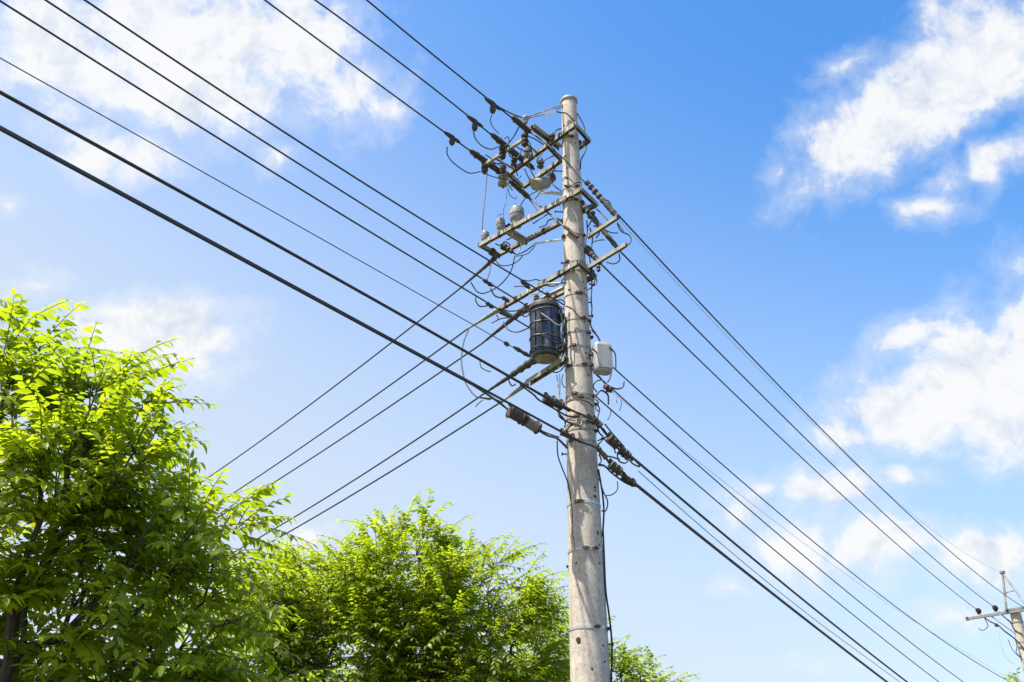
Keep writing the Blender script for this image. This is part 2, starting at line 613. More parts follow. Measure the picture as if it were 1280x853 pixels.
def make_tree(name, label, base, lobes, n_tips, leaf, twigs_per_tip, seed, trunk_r=.12, trunk_h=1.6, leaves_per=11, twig_len=.42, up_bias=.5):
    R = np.random.default_rng(seed)
    base = np.array(base, float)
    lobes = [(np.array(c), r) for c, r in lobes]
    vol = np.array([r ** 2.4 for c, r in lobes])
    vol /= vol.sum()
    tips, tout = [], []
    while len(tips) < n_tips:
        k = R.choice(len(lobes), p=vol)
        c, r = lobes[k]
        d = R.normal(size=3)
        d /= np.linalg.norm(d)
        if d[2] < -.55:
            continue
        q = .45 + .55 * R.random() ** .55
        p = c + d * r * q * np.array([1, 1, .92])
        if p[2] < 1.2:
            continue
        tips.append(p)
        tout.append(d)
    tips, tout = np.array(tips), np.array(tout)
    cen = np.average([c for c, r in lobes], axis=0, weights=vol)
    # trunk and limbs
    nodes, par = [], []
    top = base + (np.array([cen[0], cen[1], base[2]]) - base) * .25 + np.array([0, 0, trunk_h])
    for i in range(6):
        t = i / 5
        nodes.append(base + (top - base) * t + np.array([.04 * sin(3 * t + seed), .04 * cos(4 * t), 0]) * (t > 0))
        par.append(i - 1)
    depth = [np.linalg.norm(nodes[i] - base) for i in range(6)]
    order = np.argsort(np.linalg.norm(tips - top, axis=1))
    tipnode = {}
    for ti in order:
        p = tips[ti]
        NA = np.array(nodes[3:])
        vec = p - NA
        dist = np.linalg.norm(vec, axis=1)
        outd = (NA - base) * .5 + np.array([0, 0, .3])
        outd /= np.linalg.norm(outd, axis=1)[:, None] + 1e-9
        al = (vec * outd).sum(1) / (dist + 1e-9)
        cost = dist * (1.55 - .7 * al) + .34 * np.array(depth[3:])
        j = int(np.argmin(cost)) + 3
        a = nodes[j]
        dd = np.linalg.norm(p - a)
        k = max(1, int(dd / .22))
        pd = nodes[j] - nodes[par[j]] if par[j] >= 0 else np.array([0, 0, 1.])
        pd = pd / (np.linalg.norm(pd) + 1e-9)
        ctrl = a + (pd * .55 + np.array([0, 0, .35])) * dd * .45
        prev = j
        for s in range(1, k + 1):
            t = s / k
            q = (1 - t) ** 2 * a + 2 * t * (1 - t) * ctrl + t * t * p
            if s < k:
                q = q + R.normal(size=3) * .018
            nodes.append(q)
            par.append(prev)
            depth.append(depth[prev] + np.linalg.norm(q - nodes[prev]))
            prev = len(nodes) - 1
        tipnode[int(ti)] = prev
    n = len(nodes)
    cnt = np.zeros(n)
    for ti, k in tipnode.items():
        cnt[k] += 1
    for i in range(n - 1, 0, -1):
        if par[i] >= 0:
            cnt[par[i]] += cnt[i]
    rad = np.maximum(.0042, trunk_r * (np.maximum(cnt, .5) / cnt[0]) ** .56)
    for i in range(6):
        rad[i] = trunk_r * (1.35 - .35 * i / 5 if i else 1.6)
    tb = MB()
    kids = [[] for _ in range(n)]
    for i in range(1, n):
        kids[par[i]].append(i)
    stack = [0]
    starts = [(None, 0)]
    while starts:
        pr, i = starts.pop()
        chain = [pr] if pr is not None else []
        while True:
            chain.append(i)
            if not kids[i]:
                break
            ks = sorted(kids[i], key=lambda k: -cnt[k])
            for k in ks[1:]:
                starts.append((i, k))
            i = ks[0]
        if len(chain) >= 2:
            rr = [rad[c] for c in chain]
            if pr is not None:
                rr[0] = min(rad[pr], rr[1] * 1.3)
            tb.tube([nodes[c] for c in chain], rr, 8 if rr[0] > .03 else 5, cap=True)
    root = thing(name, base, label, 'tree')
    tb.build('trunk', M_BARK, root)
    # sprays of leaves
    SP, SD = [], []
    for ti, k in tipnode.items():
        outw = tips[ti] - cen
        outw /= np.linalg.norm(outw) + 1e-9
        for s in range(twigs_per_tip):
            kk = k
            if s >= 2:
                for _ in range(R.integers(0, 4)):
                    if par[kk] > 6:
                        kk = par[kk]
            d = outw * .6 + tout[ti] * .4 + R.normal(size=3) * .50
            d[2] = d[2] * .7 + up_bias * R.uniform(-.25, 1.0)
            d /= np.linalg.norm(d) + 1e-9
            SP.append(nodes[kk])
            SD.append(d)
    SP, SD = np.array(SP), np.array(SD)
    ns = len(SP)
    tl = twig_len * R.uniform(.6, 1.25, ns)
    bend = R.uniform(.35, .95, ns)
    cb = MB()
    LB, LD, LN, LL_, LW = [], [], [], [], []
    Z = np.array([0, 0, 1.0])
    for i in range(ns):
        d, l = SD[i], tl[i]
        hz = np.array([d[0], d[1], 0])
        hn = np.linalg.norm(hz)
        hz = hz / hn if hn > .15 else np.array([cos(i), sin(i), 0])
        pts = []
        for k in range(6):
            t = k / 5
            pts.append(SP[i] + d * l * t + (hz * .30 - Z * .42) * l * bend[i] * t * t)
        cb.tube(pts, [.0042, .0036, .003, .0025, .002, .0012], 3, 1, cap=False)
        pts = np.array(pts)
        m = int(leaves_per * R.uniform(.8, 1.2))
        for q in range(m):
            t = .14 + .86 * (q + .5) / m
            f = t * 5
            k0 = min(int(f), 4)
            p = pts[k0] + (pts[k0 + 1] - pts[k0]) * (f - k0)
            td = pts[k0 + 1] - pts[k0]
            td = td / np.linalg.norm(td)
            side = np.cross(td, Z)
            sn = np.linalg.norm(side)
            side = side / sn if sn > .1 else np.array([1., 0, 0])
            sg = 1 if q % 2 else -1
            ang = radians(R.uniform(42, 68)) * (1 - .75 * (q == m - 1))
            ld = td * cos(ang) + side * sg * sin(ang) + Z * R.uniform(-.30, .12) + R.normal(size=3) * .07
            ld /= np.linalg.norm(ld)
            nn = np.cross(side, td)
            if nn[2] < 0:
                nn = -nn
            nn = nn + R.normal(size=3) * .20
            LB.append(p)
            LD.append(ld)
            LN.append(nn)
            sz = leaf * R.uniform(.5, 1.2) * (.75 + .35 * sin(pi * min(1, t * .9)))
            LL_.append(sz)
            LW.append(sz * R.uniform(.40, .52))
    LB, LD, LN = np.array(LB), np.array(LD), np.array(LN)
    nl = len(LB)
    V = leaf_arrays(LB, LD, LN, np.array(LL_), np.array(LW), R.uniform(.35, 1.05, nl), R.uniform(.05, .4, nl))
    off = len(cb.v)
    tv = np.array([tuple(v) for v in cb.v])
    allv = np.vstack([tv, V]) - base
    quads = np.array(cb.f)
    tris = (np.arange(nl)[:, None, None] * 8 + off + LEAF_F[None]).reshape(-1, 3)
    me = bpy.data.meshes.new('crown')
    me.vertices.add(len(allv))
    me.vertices.foreach_set('co', allv.ravel())
    nloop = quads.size + tris.size
    me.loops.add(nloop)
    me.loops.foreach_set('vertex_index', np.concatenate([quads.ravel(), tris.ravel()]).astype(np.int32))
    npoly = len(quads) + len(tris)
    me.polygons.add(npoly)
    me.polygons.foreach_set('loop_start', np.concatenate([np.arange(len(quads)) * 4, quads.size + np.arange(len(tris)) * 3]).astype(np.int32))
    me.materials.append(M_LEAF)
    me.materials.append(M_TWIG)
    me.polygons.foreach_set('material_index', np.concatenate([np.ones(len(quads)), np.zeros(len(tris))]).astype(np.int32))
    me.polygons.foreach_set('use_smooth', np.ones(npoly, dtype=bool))
    me.update(calc_edges=True)
    me.validate()
    o = bpy.data.objects.new('crown', me)
    col.objects.link(o)
    o.parent = root
    print(name, 'tips', n_tips, 'leaves', nl)
    return root


def lobes_px(rows):
    out = []
    for (px, py, r, Y) in rows:
        p = PY(px, py, Y)
        dep = Y * cos(PITCH) + (p[2] - 1.6) * sin(PITCH)
        out.append((p, r * dep / FPX))
    return out


make_tree('leafy_tree', 'big bright green tree filling the lower left corner, nearest to the viewer', (-2.95, 5.35, 0), lobes_px([
    (100, 530, 88, 5.0), (-30, 475, 88, 5.1), (30, 640, 150, 5.35), (172, 592, 58, 4.9), (244, 712, 72, 5.3), (268, 672, 42, 5.35), (150, 760, 140, 5.55),
    (266, 820, 58, 5.3), (-150, 640, 150, 5.3), (100, 930, 170, 5.9), (250, 900, 100, 5.7), (-130, 850, 150, 5.8), (90, 600, 80, 4.9)]),
    430, .082, 6, 3, trunk_r=.11, trunk_h=1.9, twig_len=.40, leaves_per=16)
make_tree('leafy_tree', 'rounded yellow green tree left of the concrete pole, rising in the bottom middle', (-1.15, 11.8, 0), lobes_px([
    (505, 732, 86, 11.5), (425, 755, 78, 11.6), (588, 755, 80, 11.4), (640, 780, 52, 11.8), (358, 765, 76, 11.6), (470, 830, 110, 11.9),
    (600, 850, 105, 11.9), (330, 840, 82, 11.5), (318, 760, 58, 11.0), (540, 950, 150, 12.2), (400, 950, 100, 11.6), (660, 930, 90, 11.7)]),
    950, .080, 7, 11, trunk_r=.16, trunk_h=2.1, twig_len=.48, leaves_per=16, up_bias=.65)
make_tree('leafy_tree', 'low light green treetop peeking out on both sides behind the pole foot', (1.9, 15.5, 0), lobes_px([
    (760, 872, 54, 15), (800, 888, 48, 15.3), (832, 898, 34, 15.2), (715, 825, 52, 15), (700, 880, 60, 15.2), (760, 940, 80, 15.4), (850, 962, 55, 15.2)]),
    340, .088, 7, 23, trunk_r=.14, trunk_h=1.6, twig_len=.52, leaves_per=14, up_bias=.75)
make_tree('leafy_tree', 'tip of a green tree at the bottom right corner in front of the far pole', (13.0, 25.0, 0), lobes_px([
    (1288, 872, 34, 24.5), (1310, 900, 55, 25), (1280, 930, 50, 25)]),
    90, .11, 7, 31, trunk_r=.12, trunk_h=2.0, twig_len=.5)

# ------------------------------------------------------------------ main pole
def pole_r(z):
    return (.408 - .02615 * (z - 3.03)) / 2


def on_pole(px, py, proud=0.0):
    """point where a sight line meets the pole's surface"""
    d = ray(px, py)
    c = CAM[:2] - np.array([PX, PYY])
    z = PY(px, py, PYY)[2]
    for _ in range(3):
        r = pole_r(z) + proud
        a = d[0] ** 2 + d[1] ** 2
        b = 2 * (c[0] * d[0] + c[1] * d[1])
        disc = b * b - 4 * a * (c @ c - r * r)
        t = (-b - math.sqrt(max(disc, 0))) / (2 * a)
        p = CAM + d * t
        z = p[2]
    return p


def axis_z(y):
    return PY(PX / 10 * 1000 + 640, y, PYY)[2] if False else PY(711 + 27 * (y - 125) / 728, y, PYY)[2]


POLE_TOP = PY(711, 126, PYY)[2]
pole = thing('utility_pole', pbase, 'tall tapered concrete utility pole with steel crossarms in the centre', 'utility pole', 'utility poles of the street')
b = MB()
prof = []
for i in range(60):
    z = POLE_TOP * i / 59
    prof.append((pole_r(z), z))
b.lathe((PX, PYY, 0), prof, n=40)
# moulded holes and chips, as thin raised discs with the inner shade painted dark
HOLES = [z1(740, 258), z1(757, 552), z1(755, 495), z1(805, 355), z1(818, 460), z1(820, 505), z1(745, 430), z2(825, 158), z2(830, 212), z2(838, 297),
         z2(770, 550), z2(850, 505), z2(858, 540), z3(880, 445), z3(870, 385), z3(875, 350), z3(862, 320), z3(855, 145), z3(855, 115), z3(870, 210),
         z4(645, 580), z4(645, 600), z4(645, 632), z4(532, 668), z4(660, 830), z5(337, 228), z5(460, 228), z5(452, 65), z5(452, 75), z5(348, 630), z5(350, 640),
         z5(480, 660), z5(487, 745), z5(420, 783), z5(342, 342), z5(458, 130), z2(765, 395), z3(790, 545)]
SIZE = {29: .028, 30: .024, 0: .018, 1: .018, 10: .018, 20: .016, 22: .018, 6: .020, 34: .008}
for i, q in enumerate(HOLES):
    p = on_pole(*q, .0)
    ax = Vector((p[0] - PX, p[1] - PYY, 0)).normalized()
    r = SIZE.get(i, .012)
    b.lathe(Vector(p) - ax * .004, [(r, 0), (r * 1.0, .0055), (r * .75, .0065)], axis=ax, n=9, mi=1)
b.build('shaft', [M_CONC, M_HOLE_SHADE], pole)
b = MB()
rt = pole_r(POLE_TOP)
b.lathe((PX, PYY, POLE_TOP - .05), [(rt + .010, 0), (rt + .016, .008), (rt + .016, .045), (rt + .006, .058), (rt * .6, .070), (.02, .075)], n=32)
b.build('pole_cap', M_CAP, pole)

# crossarms: angle and channel steel bolted round the shaft
def crossarm(segs, plates, mat=M_ARM, w=.052, h=.058):
    """segs: list of (A, B); plates: short links between them"""
    b = MB()
    for A, B in segs:
        b.channel(A, B, w, h)
    for A, B in plates:
        A, B = Vector(A), Vector(B)
        d = (B - A).normalized()
        b.channel(A - d * .028 + Vector((0, 0, .006)), B + d * .028 + Vector((0, 0, .006)), w * .92, h * .98)
    return b.build('crossarm', mat, pole)


A1 = PY(719, 157, 9.73)
A1L = PZ(636, 218, A1[2])
A1b = PZ(736, 176, A1[2])
A1bL = A1L + (A1b - A1)
ca = crossarm([(A1, A1L), (A1b, A1bL)], [(A1, A1b), (A1 + (A1L - A1) * .40, A1b + (A1bL - A1b) * .40), (A1L, A1bL)])
# short beam along the street lying across the top arm
Bq = PZ(694, 180, A1[2] + .062)
Bp = PZ(665, 158, A1[2] + .062)
MB().channel(Bp, Bq + (Bq - Bp) * .25, .07, .06).build('cross_beam', M_ARM, ca)
# thin pin arm outside the top arm
T0 = PZ(657, 173, A1[2] + .03)
T1 = PZ(606, 206, A1[2] + .03)
b = MB().bar(T0, T1, .04, .04)
b.bar(T1 + (T0 - T1) * .25, A1L + (A1 - A1L) * .1, .03, .012)
b.bar(T1 + (T0 - T1) * .92, A1L + (A1 - A1L) * .45, .03, .012)
b.build('pin_arm', M_ARM, ca)

A2 = PY(726, 238, 9.71)
A2L = PZ(600, 307, A2[2])
A2b = PZ(745, 256, A2[2])
A2bL = PZ(622, 319, A2[2])
ca2 = crossarm([(A2, A2L), (A2b, A2bL)], [(A2, A2b), (A2L, A2bL)], w=.05, h=.058)
b = MB()
m0, m1 = A2 + (A2L - A2) * .69, A2b + (A2bL - A2b) * .69
b.bar(m0 - np.array([0, 0, .036]), m1 - np.array([0, 0, .036]), .15, .008)
for i in range(6):
    p = m0 + (m1 - m0) * (.1 + .16 * i)
    b.lathe(p + np.array([.02, -.01, -.1]), [(.012, 0), (.022, .02), (.022, .06)], n=8)
b.build('mounting_plate', M_ARM, ca2)
st0 = PZ(668, 305, A2[2] - .05)
b = MB().tube([st0, on_pole(705, 299, .0)], .016, 8)
b.build('stay_rod', M_GALV, pole)

A3 = PY(723, 329, 9.72)
A3L = PZ(622, 388, A3[2])
A3b = A3 + (A2b - A2)
A3bL = PZ(640, 397, A3[2])
ca3 = crossarm([(A3, A3L), (A3b, A3bL)], [(A3, A3b), (A3L, A3bL)], w=.05, h=.056)
b = MB()
y0, y1, y2 = PZ(680, 356, A3[2] - .02), PZ(690, 357, A3[2] - .06), on_pole(706, 354)
b.tube([PZ(664, 362, A3[2] - .02), PZ(682, 355, A3[2] - .04), y2], .014, 8)
b.build('brace', M_ARM, ca3)
A4 = PY(708, 449, 9.80)
A4L = PZ(660, 479, A4[2])
ca4 = crossarm([(A4, A4L)], [], w=.075, h=.06)
# arms that reach out to the street side
E1 = PY(734, 297, 9.93)
E1R = PZ(772, 272, E1[2])
E2 = PY(734, 336, 9.93)
E2R = PZ(783, 306, E2[2])
crossarm([(E1, E1R)], [], w=.04, h=.048)
crossarm([(E2, E2R)], [], w=.04, h=.048)
b = MB().bar(PY(734, 262, 9.9), PY(760, 250, 9.75), .03, .03)

# top earth-wire bracket: two rods meeting at a clamp
tb0 = PY(657, 148, 9.55)
b = MB()
b.tube([on_pole(703, 131), tb0 + np.array([0, 0, .012])], .011, 8)
b.tube([on_pole(703, 134), PY(680, 143, 9.72), tb0 - np.array([0, 0, .012])], .009, 8)
b.lathe(tb0 + np.array([0, 0, -.09]), [(.02, 0), (.03, .02), (.03, .05), (.045, .07), (.045, .10), (.02, .13)], n=10)
b.build('top_bracket', M_BAND, pole)
b = MB().bar(PY(680, 144.5, 9.70), PY(694, 139.5, 9.80), .03, .035)
b.build('bracket_plate', mixed('white_enamel', (.68, .69, .70), (.8, .8, .8), 8, .4), pole)

# steel bands and bolts
BANDS = [(178, M_BAND), (240, M_BAND), (257, M_BAND), (299, M_BAND), (333, M_BAND), (344, M_BAND), (374, M_BAND), (405, M_BAND), (421, M_BAND), (439, M_BAND), (463, M_BAND),
         (499, M_BAND), (504, M_BAND), (527, M_BAND), (534, M_BAND), (542, M_BAND), (556, M_BAND), (633, M_GALV), (691, M_GALV), (788, M_GALV)]
for i, (y, m) in enumerate(BANDS):
    z = axis_z(y)
    r = pole_r(z)
    hh = .012 if y < 600 else .016
    b = MB()
    tilt = .012 * sin(i * 2.3)
    b.lathe((PX, PYY, z - hh), [(r + .001, 0), (r + .006, .001), (r + .006, 2 * hh - .001), (r + .001, 2 * hh)], axis=(tilt, tilt * .6, 1), n=36)
    band = b.build('band', m, pole)
    for ang in ((215 + 23 * i) % 140 + 200, (130 + 41 * i) % 160 + 230):
        b = MB()
        a = radians(ang)
        d = Vector((cos(a), sin(a), 0))
        t = Vector((-sin(a), cos(a), 0))
        c = Vector((PX, PYY, z)) + d * (r + .018)
        b.block(c, d * .016, t * .022, Vector((0, 0, .014)))
        b.tube([c - t * .045, c + t * .045], .007, 6)
        b.build('band_bolt', M_BOLT, band)
for (q, sgn) in [(z2(880, 465), 1), (z2(885, 625), 1), (z2(890, 700), 1), (z3(893, 120), 1), (z3(893, 235), 1), (z2(735, 405), -1), (z2(722, 660), -1), (z1(700, 745), -1),
                 (z4(470, 398), -1), (z5(298, 248), -1), (z5(519, 655), 1), (z1(655, 515), -1)]:
    p = PY(*q, PYY)
    c = Vector((PX, PYY, p[2]))
    e = Vector((p[0], p[1] - .02, p[2]))
    d = (e - c).normalized()
    b = MB().tube([c + d * (pole_r(p[2]) - .02), e + d * .015], .009, 8)
    b.lathe(e + d * .012, [(.018, 0), (.018, .014)], axis=d, n=6)
    b.build('step_bolt', M_BOLT, pole)

# ------------------------------------------------------------------ wires
def fit_span(A, dr, pix, ext, before=0.0, n=26):
    """sagging curve in the vertical plane through A along dr, passing the surveyed pixels"""
    pts = [A] + [PV(px, py, A, dr) for px, py in pix]
    d = np.array(dr) / np.linalg.norm(dr)
    t = np.array([np.dot(p - A, d) for p in pts])
    z = np.array([p[2] for p in pts])
    deg = 2 if len(pts) >= 3 else 1
    co = np.polyfit(t, z, deg, w=[4] + [1] * (len(pts) - 1))
    out = []
    t1 = t[-1]
    for k in range(n + 1):
        tt = -before + (t1 + before) * k / n
        out.append(A + d * tt + np.array([0, 0, np.polyval(co, tt) - A[2]]))
    slope = np.polyval(np.polyder(co), t1)
    if ext:
        for k in range(1, 5):
            tt = ext * k / 4
            out.append(out[n] + d * tt + np.array([0, 0, slope * tt]))
    return out


def wire(name, label, cat, pts, r, mat=M_BLACK, group=None, n=8):
    b = MB().tube(pts, r, n)
    return tag(b.build(name, mat, origin=pts[0]), label, cat, group)


def offset(pts, dz, dside, dr):
    s = np.array([dr[1], -dr[0], 0.0]) / np.linalg.norm(dr)
    return [np.array(p) + s * dside + np.array([0, 0, dz]) for p in pts]


ZT = A1[2] + .08
W = {}
for k, (q, pix, lab) in enumerate([
    ((661, 164), [(617, 130), (538, 65.5), (458, 0)], 'upper right line of the three from the top crossarm to the top edge'),
    ((648, 197), [(580, 142), (487, 67.5), (393, 0)], 'middle line of the three from the top crossarm to the top edge'),
    ((634, 222), [(560, 170), (450, 87), (330, 0)], 'lower left line of the three from the top crossarm to the top edge')]):
    A = PZ(*q, ZT)
    W[k] = A
    wire('power_line', lab, 'power line', fit_span(A, LL, pix, 9), .0105, group='three top lines left of the pole')
for k, (q, pix, lab) in enumerate([
    ((705, 381), [(657, 356), (611, 326), (540, 282), (322, 142), (104, 0)], 'top one of three parallel lines from the pole middle to the upper left'),
    ((658, 382), [(631, 374), (540, 310), (300, 155), (54, 0)], 'middle one of three parallel lines from the pole middle to the upper left'),
    ((664, 411), [(618, 386), (540, 337), (270, 170), (0, 2)], 'bottom one of three parallel lines from the transformer to the upper left')]):
    A = PY(*q, (9.78, 10.0, 9.95)[k])
    wire('power_line', lab, 'power line', fit_span(A, LL, pix, 8), .009, group='three middle lines left of the pole')
A = PY(660, 445, 9.95)
wire('telephone_wire', 'very thin dark wire running from the transformer foot to the left edge', 'wire', fit_span(A, LL, [(540, 382), (280, 225), (0, 75)], 7), .005)
SA = A
K1 = PY(712, 514, 9.77)
K1pts = fit_span(K1, LL, [(640, 476), (540, 417), (270, 260), (0, 118)], 6)
wire('black_cable', 'single thick black cable above the twin cable at the left edge', 'cable', K1pts, .0145)
K2 = PY(726, 553, 9.76)
K2pts = fit_span(K2, LL, [(629, 504), (540, 453), (270, 300), (0, 162)], 6)
wire('black_cable', 'upper strand of the thick twin cable at the lower left of the wires', 'cable', K2pts, .0125, group='two strands of the twin cable')
def px_of(p):
    d = np.array(p) - CAM
    y, z = d[1] * cos(PITCH) + d[2] * sin(PITCH), d[2] * cos(PITCH) - d[1] * sin(PITCH)
    return 640 + FPX * d[0] / y


tw = [np.array(p) + np.array([0, 0, -.026]) + np.array([.012, -.01, 0]) for p in K2pts if px_of(p) < 604]
tw = catmull([PY(637, 514, 9.44), PY(624, 503.5, 9.36)] + tw[:4], 4) + tw[4:]
wire('black_cable', 'lower strand of the thick twin cable, passing the grey splice sleeve', 'cable', tw, .0125, group='two strands of the twin cable')

# lines of the cross street, leaving behind the trees
X = {}
for key, q, Y, pix, lab in [
    ('A', (576, 360), 11.15, [(540, 388), (400, 497), (262, 596)], 'highest of five wires slanting down to the trees at the lower left'),
    ('B', (585, 411), 11.2, [(540, 445), (400, 543), (308, 606)], 'second highest of five wires slanting down to the trees at the lower left'),
    ('C', (602, 430), 11.1, [(540, 473), (400, 566), (318, 619)], 'middle one of five wires slanting down to the trees at the lower left'),
    ('D', (607, 491), 10.9, [(540, 537), (443, 600), (330, 669)], 'second lowest of five wires slanting down behind the middle tree'),
    ('E', (629, 501), 10.75, [(540, 558), (471, 600), (344, 675)], 'lowest of five wires slanting down behind the middle tree')]:
    A = PY(*q, Y)
    X[key] = A
    wire('power_line', lab, 'power line', fit_span(A, SIDE, pix, 14), .011, group='five wires of the cross street')

# ---- far pole on the right
P2Y = 32.0
pc = PY(1272, 778, P2Y)
far_base = np.array([pc[0], pc[1], 0.0])
far = thing('utility_pole', far_base, 'distant concrete utility pole with a triangular peak frame at the right edge', 'utility pole', 'utility poles of the street')
F_TOP = PY(1270, 766, P2Y)[2]
b = MB().lathe(far_base, [(.25, 0), (.165, F_TOP)], n=24)
b.build('shaft', M_CONC, far)
zA = PY(1271, 764, P2Y - .25)
FL = PZ(1211, 773.5, zA[2])
FR = PZ(1271, 764, zA[2]) + (zA - FL) * .72
b = MB()
b.channel(FL, FR, .085, .085)
b.build('crossarm', M_FAR, far)
MB().bar(zA + (FL - zA) * .22 + np.array([0, 0, .075]), FR - (FR - zA) * .35 + np.array([0, 0, .075]), .10, .06).build('saddle', M_FAR, far)
MB().bar(FL + (FL - zA) * .003, FL + (FL - zA) * .05, .11, .11).build('end_cap', M_BOLT, far)
for fz in (.35, 1.0):
    MB().lathe(far_base + np.array([0, 0, F_TOP - fz]), [(.172, 0), (.182, .005), (.182, .05), (.172, .055)], n=24).build('band', M_BAND, far)
MB().tube([zA + (FL - zA) * .55, np.array([pc[0] - .12, P2Y - .05, F_TOP - .75])], .022, 6).build('brace', M_FAR, far)
ap = PY(1253, 716, P2Y)
b = MB()
b.tube([ap, PZ(1258, 763, zA[2] + .06)], .042, 8)
b.tube([ap, PZ(1283, 757, zA[2] + .06)], .034, 8)
b.tube([ap * .45 + PZ(1258, 763, zA[2] + .06) * .55, ap * .45 + PZ(1283, 757, zA[2] + .06) * .55], .016, 6)
b.lathe(ap - np.array([0, 0, .05]), [(.05, 0), (.09, .02), (.09, .09), (.04, .12)], n=10)
b.build('peak_frame', M_FAR, far)
b = MB().tube(catmull([PY(*zp(800, 275), P2Y - .1), PY(*zp(782, 300), P2Y - .1), PY(*zp(779, 330), P2Y - .1), PY(*zp(783, 395), P2Y - .1)]), .012, 6)
b.build('earth_lead', M_GREY, far)
ends = {}
for k, q in enumerate([(1282, 761), (1244, 760), (1223, 763.5)]):
    c = PZ(*q, zA[2] + .10)
    ends[k] = c
    o = thing('line_insulator', c, ('dark line clamp at the right end of the far pole crossarm', 'dark line clamp beside the peak frame of the far pole', 'dark line clamp near the left tip of the far pole crossarm')[k], 'insulator', 'line clamps of the far pole')
    b = MB().spindle(c - LR * .22, c + LR * .22, [(0, .03), (.2, .07), (.35, .05), (.5, .09), (.65, .05), (.8, .07), (1, .03)], 10)
    b.build('body', M_BOLT, o)
    b = MB().lathe(c - np.array([0, 0, .12]), [(.05, 0), (.06, .03), (.035, .05), (.07, .07), (.035, .10)], n=10)
    b.build('pin', M_BOLT, o)


def jumper(label, pts, Y, r=.007, mat=M_WIRE, name='jumper_wire', cat='wire', group=None):
    if isinstance(Y, (int, float)):
        Y = [Y, Y]
    if len(Y) != len(pts):
        Y = list(np.interp(np.linspace(0, 1, len(pts)), np.linspace(0, 1, len(Y)), Y))
    P = catmull([PY(px, py, y) for (px, py), y in zip(pts, Y)])
    return wire(name, label, cat, P, r, mat, group, 6)


def J(sh, rows):
    return [sh(x, y) for x, y in rows]


GF = 'slack leads below the far pole crossarm'
jumper('slack dark lead sweeping from the left clamp of the far pole to its shaft', J(zp, [(625, 440), (680, 480), (725, 500), (770, 540), (830, 585), (890, 650)]), [33, 32, 31.8], .022, group=GF)
jumper('dark lead from the inner clamp down behind the far pole shaft', J(zp, [(735, 420), (770, 455), (805, 485), (830, 530), (880, 560)]), [32.4, 31.8], .022, group=GF)
jumper('small curled lead hanging under the left clamp of the far pole', J(zp, [(640, 450), (665, 500), (655, 522), (630, 534), (608, 522)]), 32.6, .013, group=GF)
jumper('very thin pale wire hanging below the far pole crossarm', J(zp, [(730, 520), (740, 600), (770, 690), (800, 725), (830, 745)]), 32.0, .007, M_GREY, group=GF)
jumper('thin lead looping down towards the leaves beside the far pole', J(zp, [(790, 590), (815, 650), (850, 690), (885, 715)]), 31.8, .010, group=GF)
jumper('lead hanging in a loop beside the far pole shaft', J(zp, [(830, 580), (845, 630), (840, 670), (870, 700)]), 31.7, .012, group=GF)
jumper('thin hook of wire above the left tip of the far pole crossarm', J(zp, [(555, 362), (540, 385), (534, 420)]), 33.0, .008, M_GREY, group=GF)
o = thing('wire_connector', PY(*zp(718, 500), 31.8), 'small dark connector on the slack lead of the far pole', 'connector')
MB().spindle(PY(*zp(708, 492), 31.8), PY(*zp(728, 510), 31.8), [(0, .03), (.3, .06), (.7, .06), (1, .03)], 8).build('body', M_BOLT, o)

# right-hand top lines
def span_between(A, B, pix, ext=0, n=28):
    d = np.array([B[0] - A[0], B[1] - A[1], 0])
    Ln = np.linalg.norm(d)
    d /= Ln
    ts, zs = [0, Ln], [A[2], B[2]]
    for (px, py) in pix:
        p = PV(px, py, A, d)
        ts.append(np.dot(p - A, d))
        zs.append(p[2])
    co = np.polyfit(ts, zs, 2, w=[6, 6] + [1] * len(pix))
    return [A + d * t + np.array([0, 0, np.polyval(co, t) - A[2]]) for t in np.linspace(0, Ln + ext, n)]


GR = 'three top lines right of the pole'
R0 = [E1R + np.array([0, 0, .05]), None, None]
R0[1] = PZ(774, 313, E2[2] + .06)
R0[2] = PZ(749, 328, E2[2] + .06)
for k, (pix, lab) in enumerate([
    ([(880, 387), (1032, 541), (1177, 680)], 'uppermost of three lines from the pole head down to the far pole'),
    ([(880, 424), (1059, 600), (1148, 680)], 'middle of three lines from the pole head down to the far pole'),
    ([(880, 458), (1032, 600), (1121, 680)], 'lowest of three lines from the pole head down to the far pole')]):
    wire('power_line', lab, 'power line', span_between(R0[k], ends[k], pix), .0105, group=GR)
wire('earth_wire', 'hair thin wire strung to the peak of the far pole', 'wire', span_between(PY(735, 232, 9.8), ap, [(1000, 535), (1137, 632), (1197, 680)]), .0035, M_GREY)
GN = 'three lower lines right of the pole'
for q, pix, lab in [((740, 435), [(820, 513), (872, 560), (1060, 709), (1259, 851)], 'upper of three lower lines, crossing the white box, going to the bottom right'),
                    ((745, 468), [(820, 539), (842, 560), (1020, 705), (1204, 853)], 'middle of three lower lines going from the pole to the bottom right'),
                    ((744, 495), [(814, 560), (990, 705), (1174, 853)], 'lower of three thin lines just above the thick cables at right')]:
    A = PY(*q, 9.72)
    wire('power_line', lab, 'power line', fit_span(A, LR, pix, 12), .0085, group=GN)
KR1 = PY(787, 569, 9.85)
KR1pts = fit_span(KR1, LR, [(798, 580), (880, 649), (1000, 746), (1134, 853)], 14)
wire('black_cable', 'upper of two thick black cables going to the bottom right', 'cable', KR1pts, .0145, group='two thick cables right of the pole')
KR2 = PY(790, 602, 9.85)
KR2pts = fit_span(KR2, LR, [(874, 670), (990, 761), (1109, 853)], 14)
wire('black_cable', 'lower and thickest of two black cables going to the bottom right', 'cable', KR2pts, .018, group='two thick cables right of the pole')
A = PY(798, 589, 9.85)
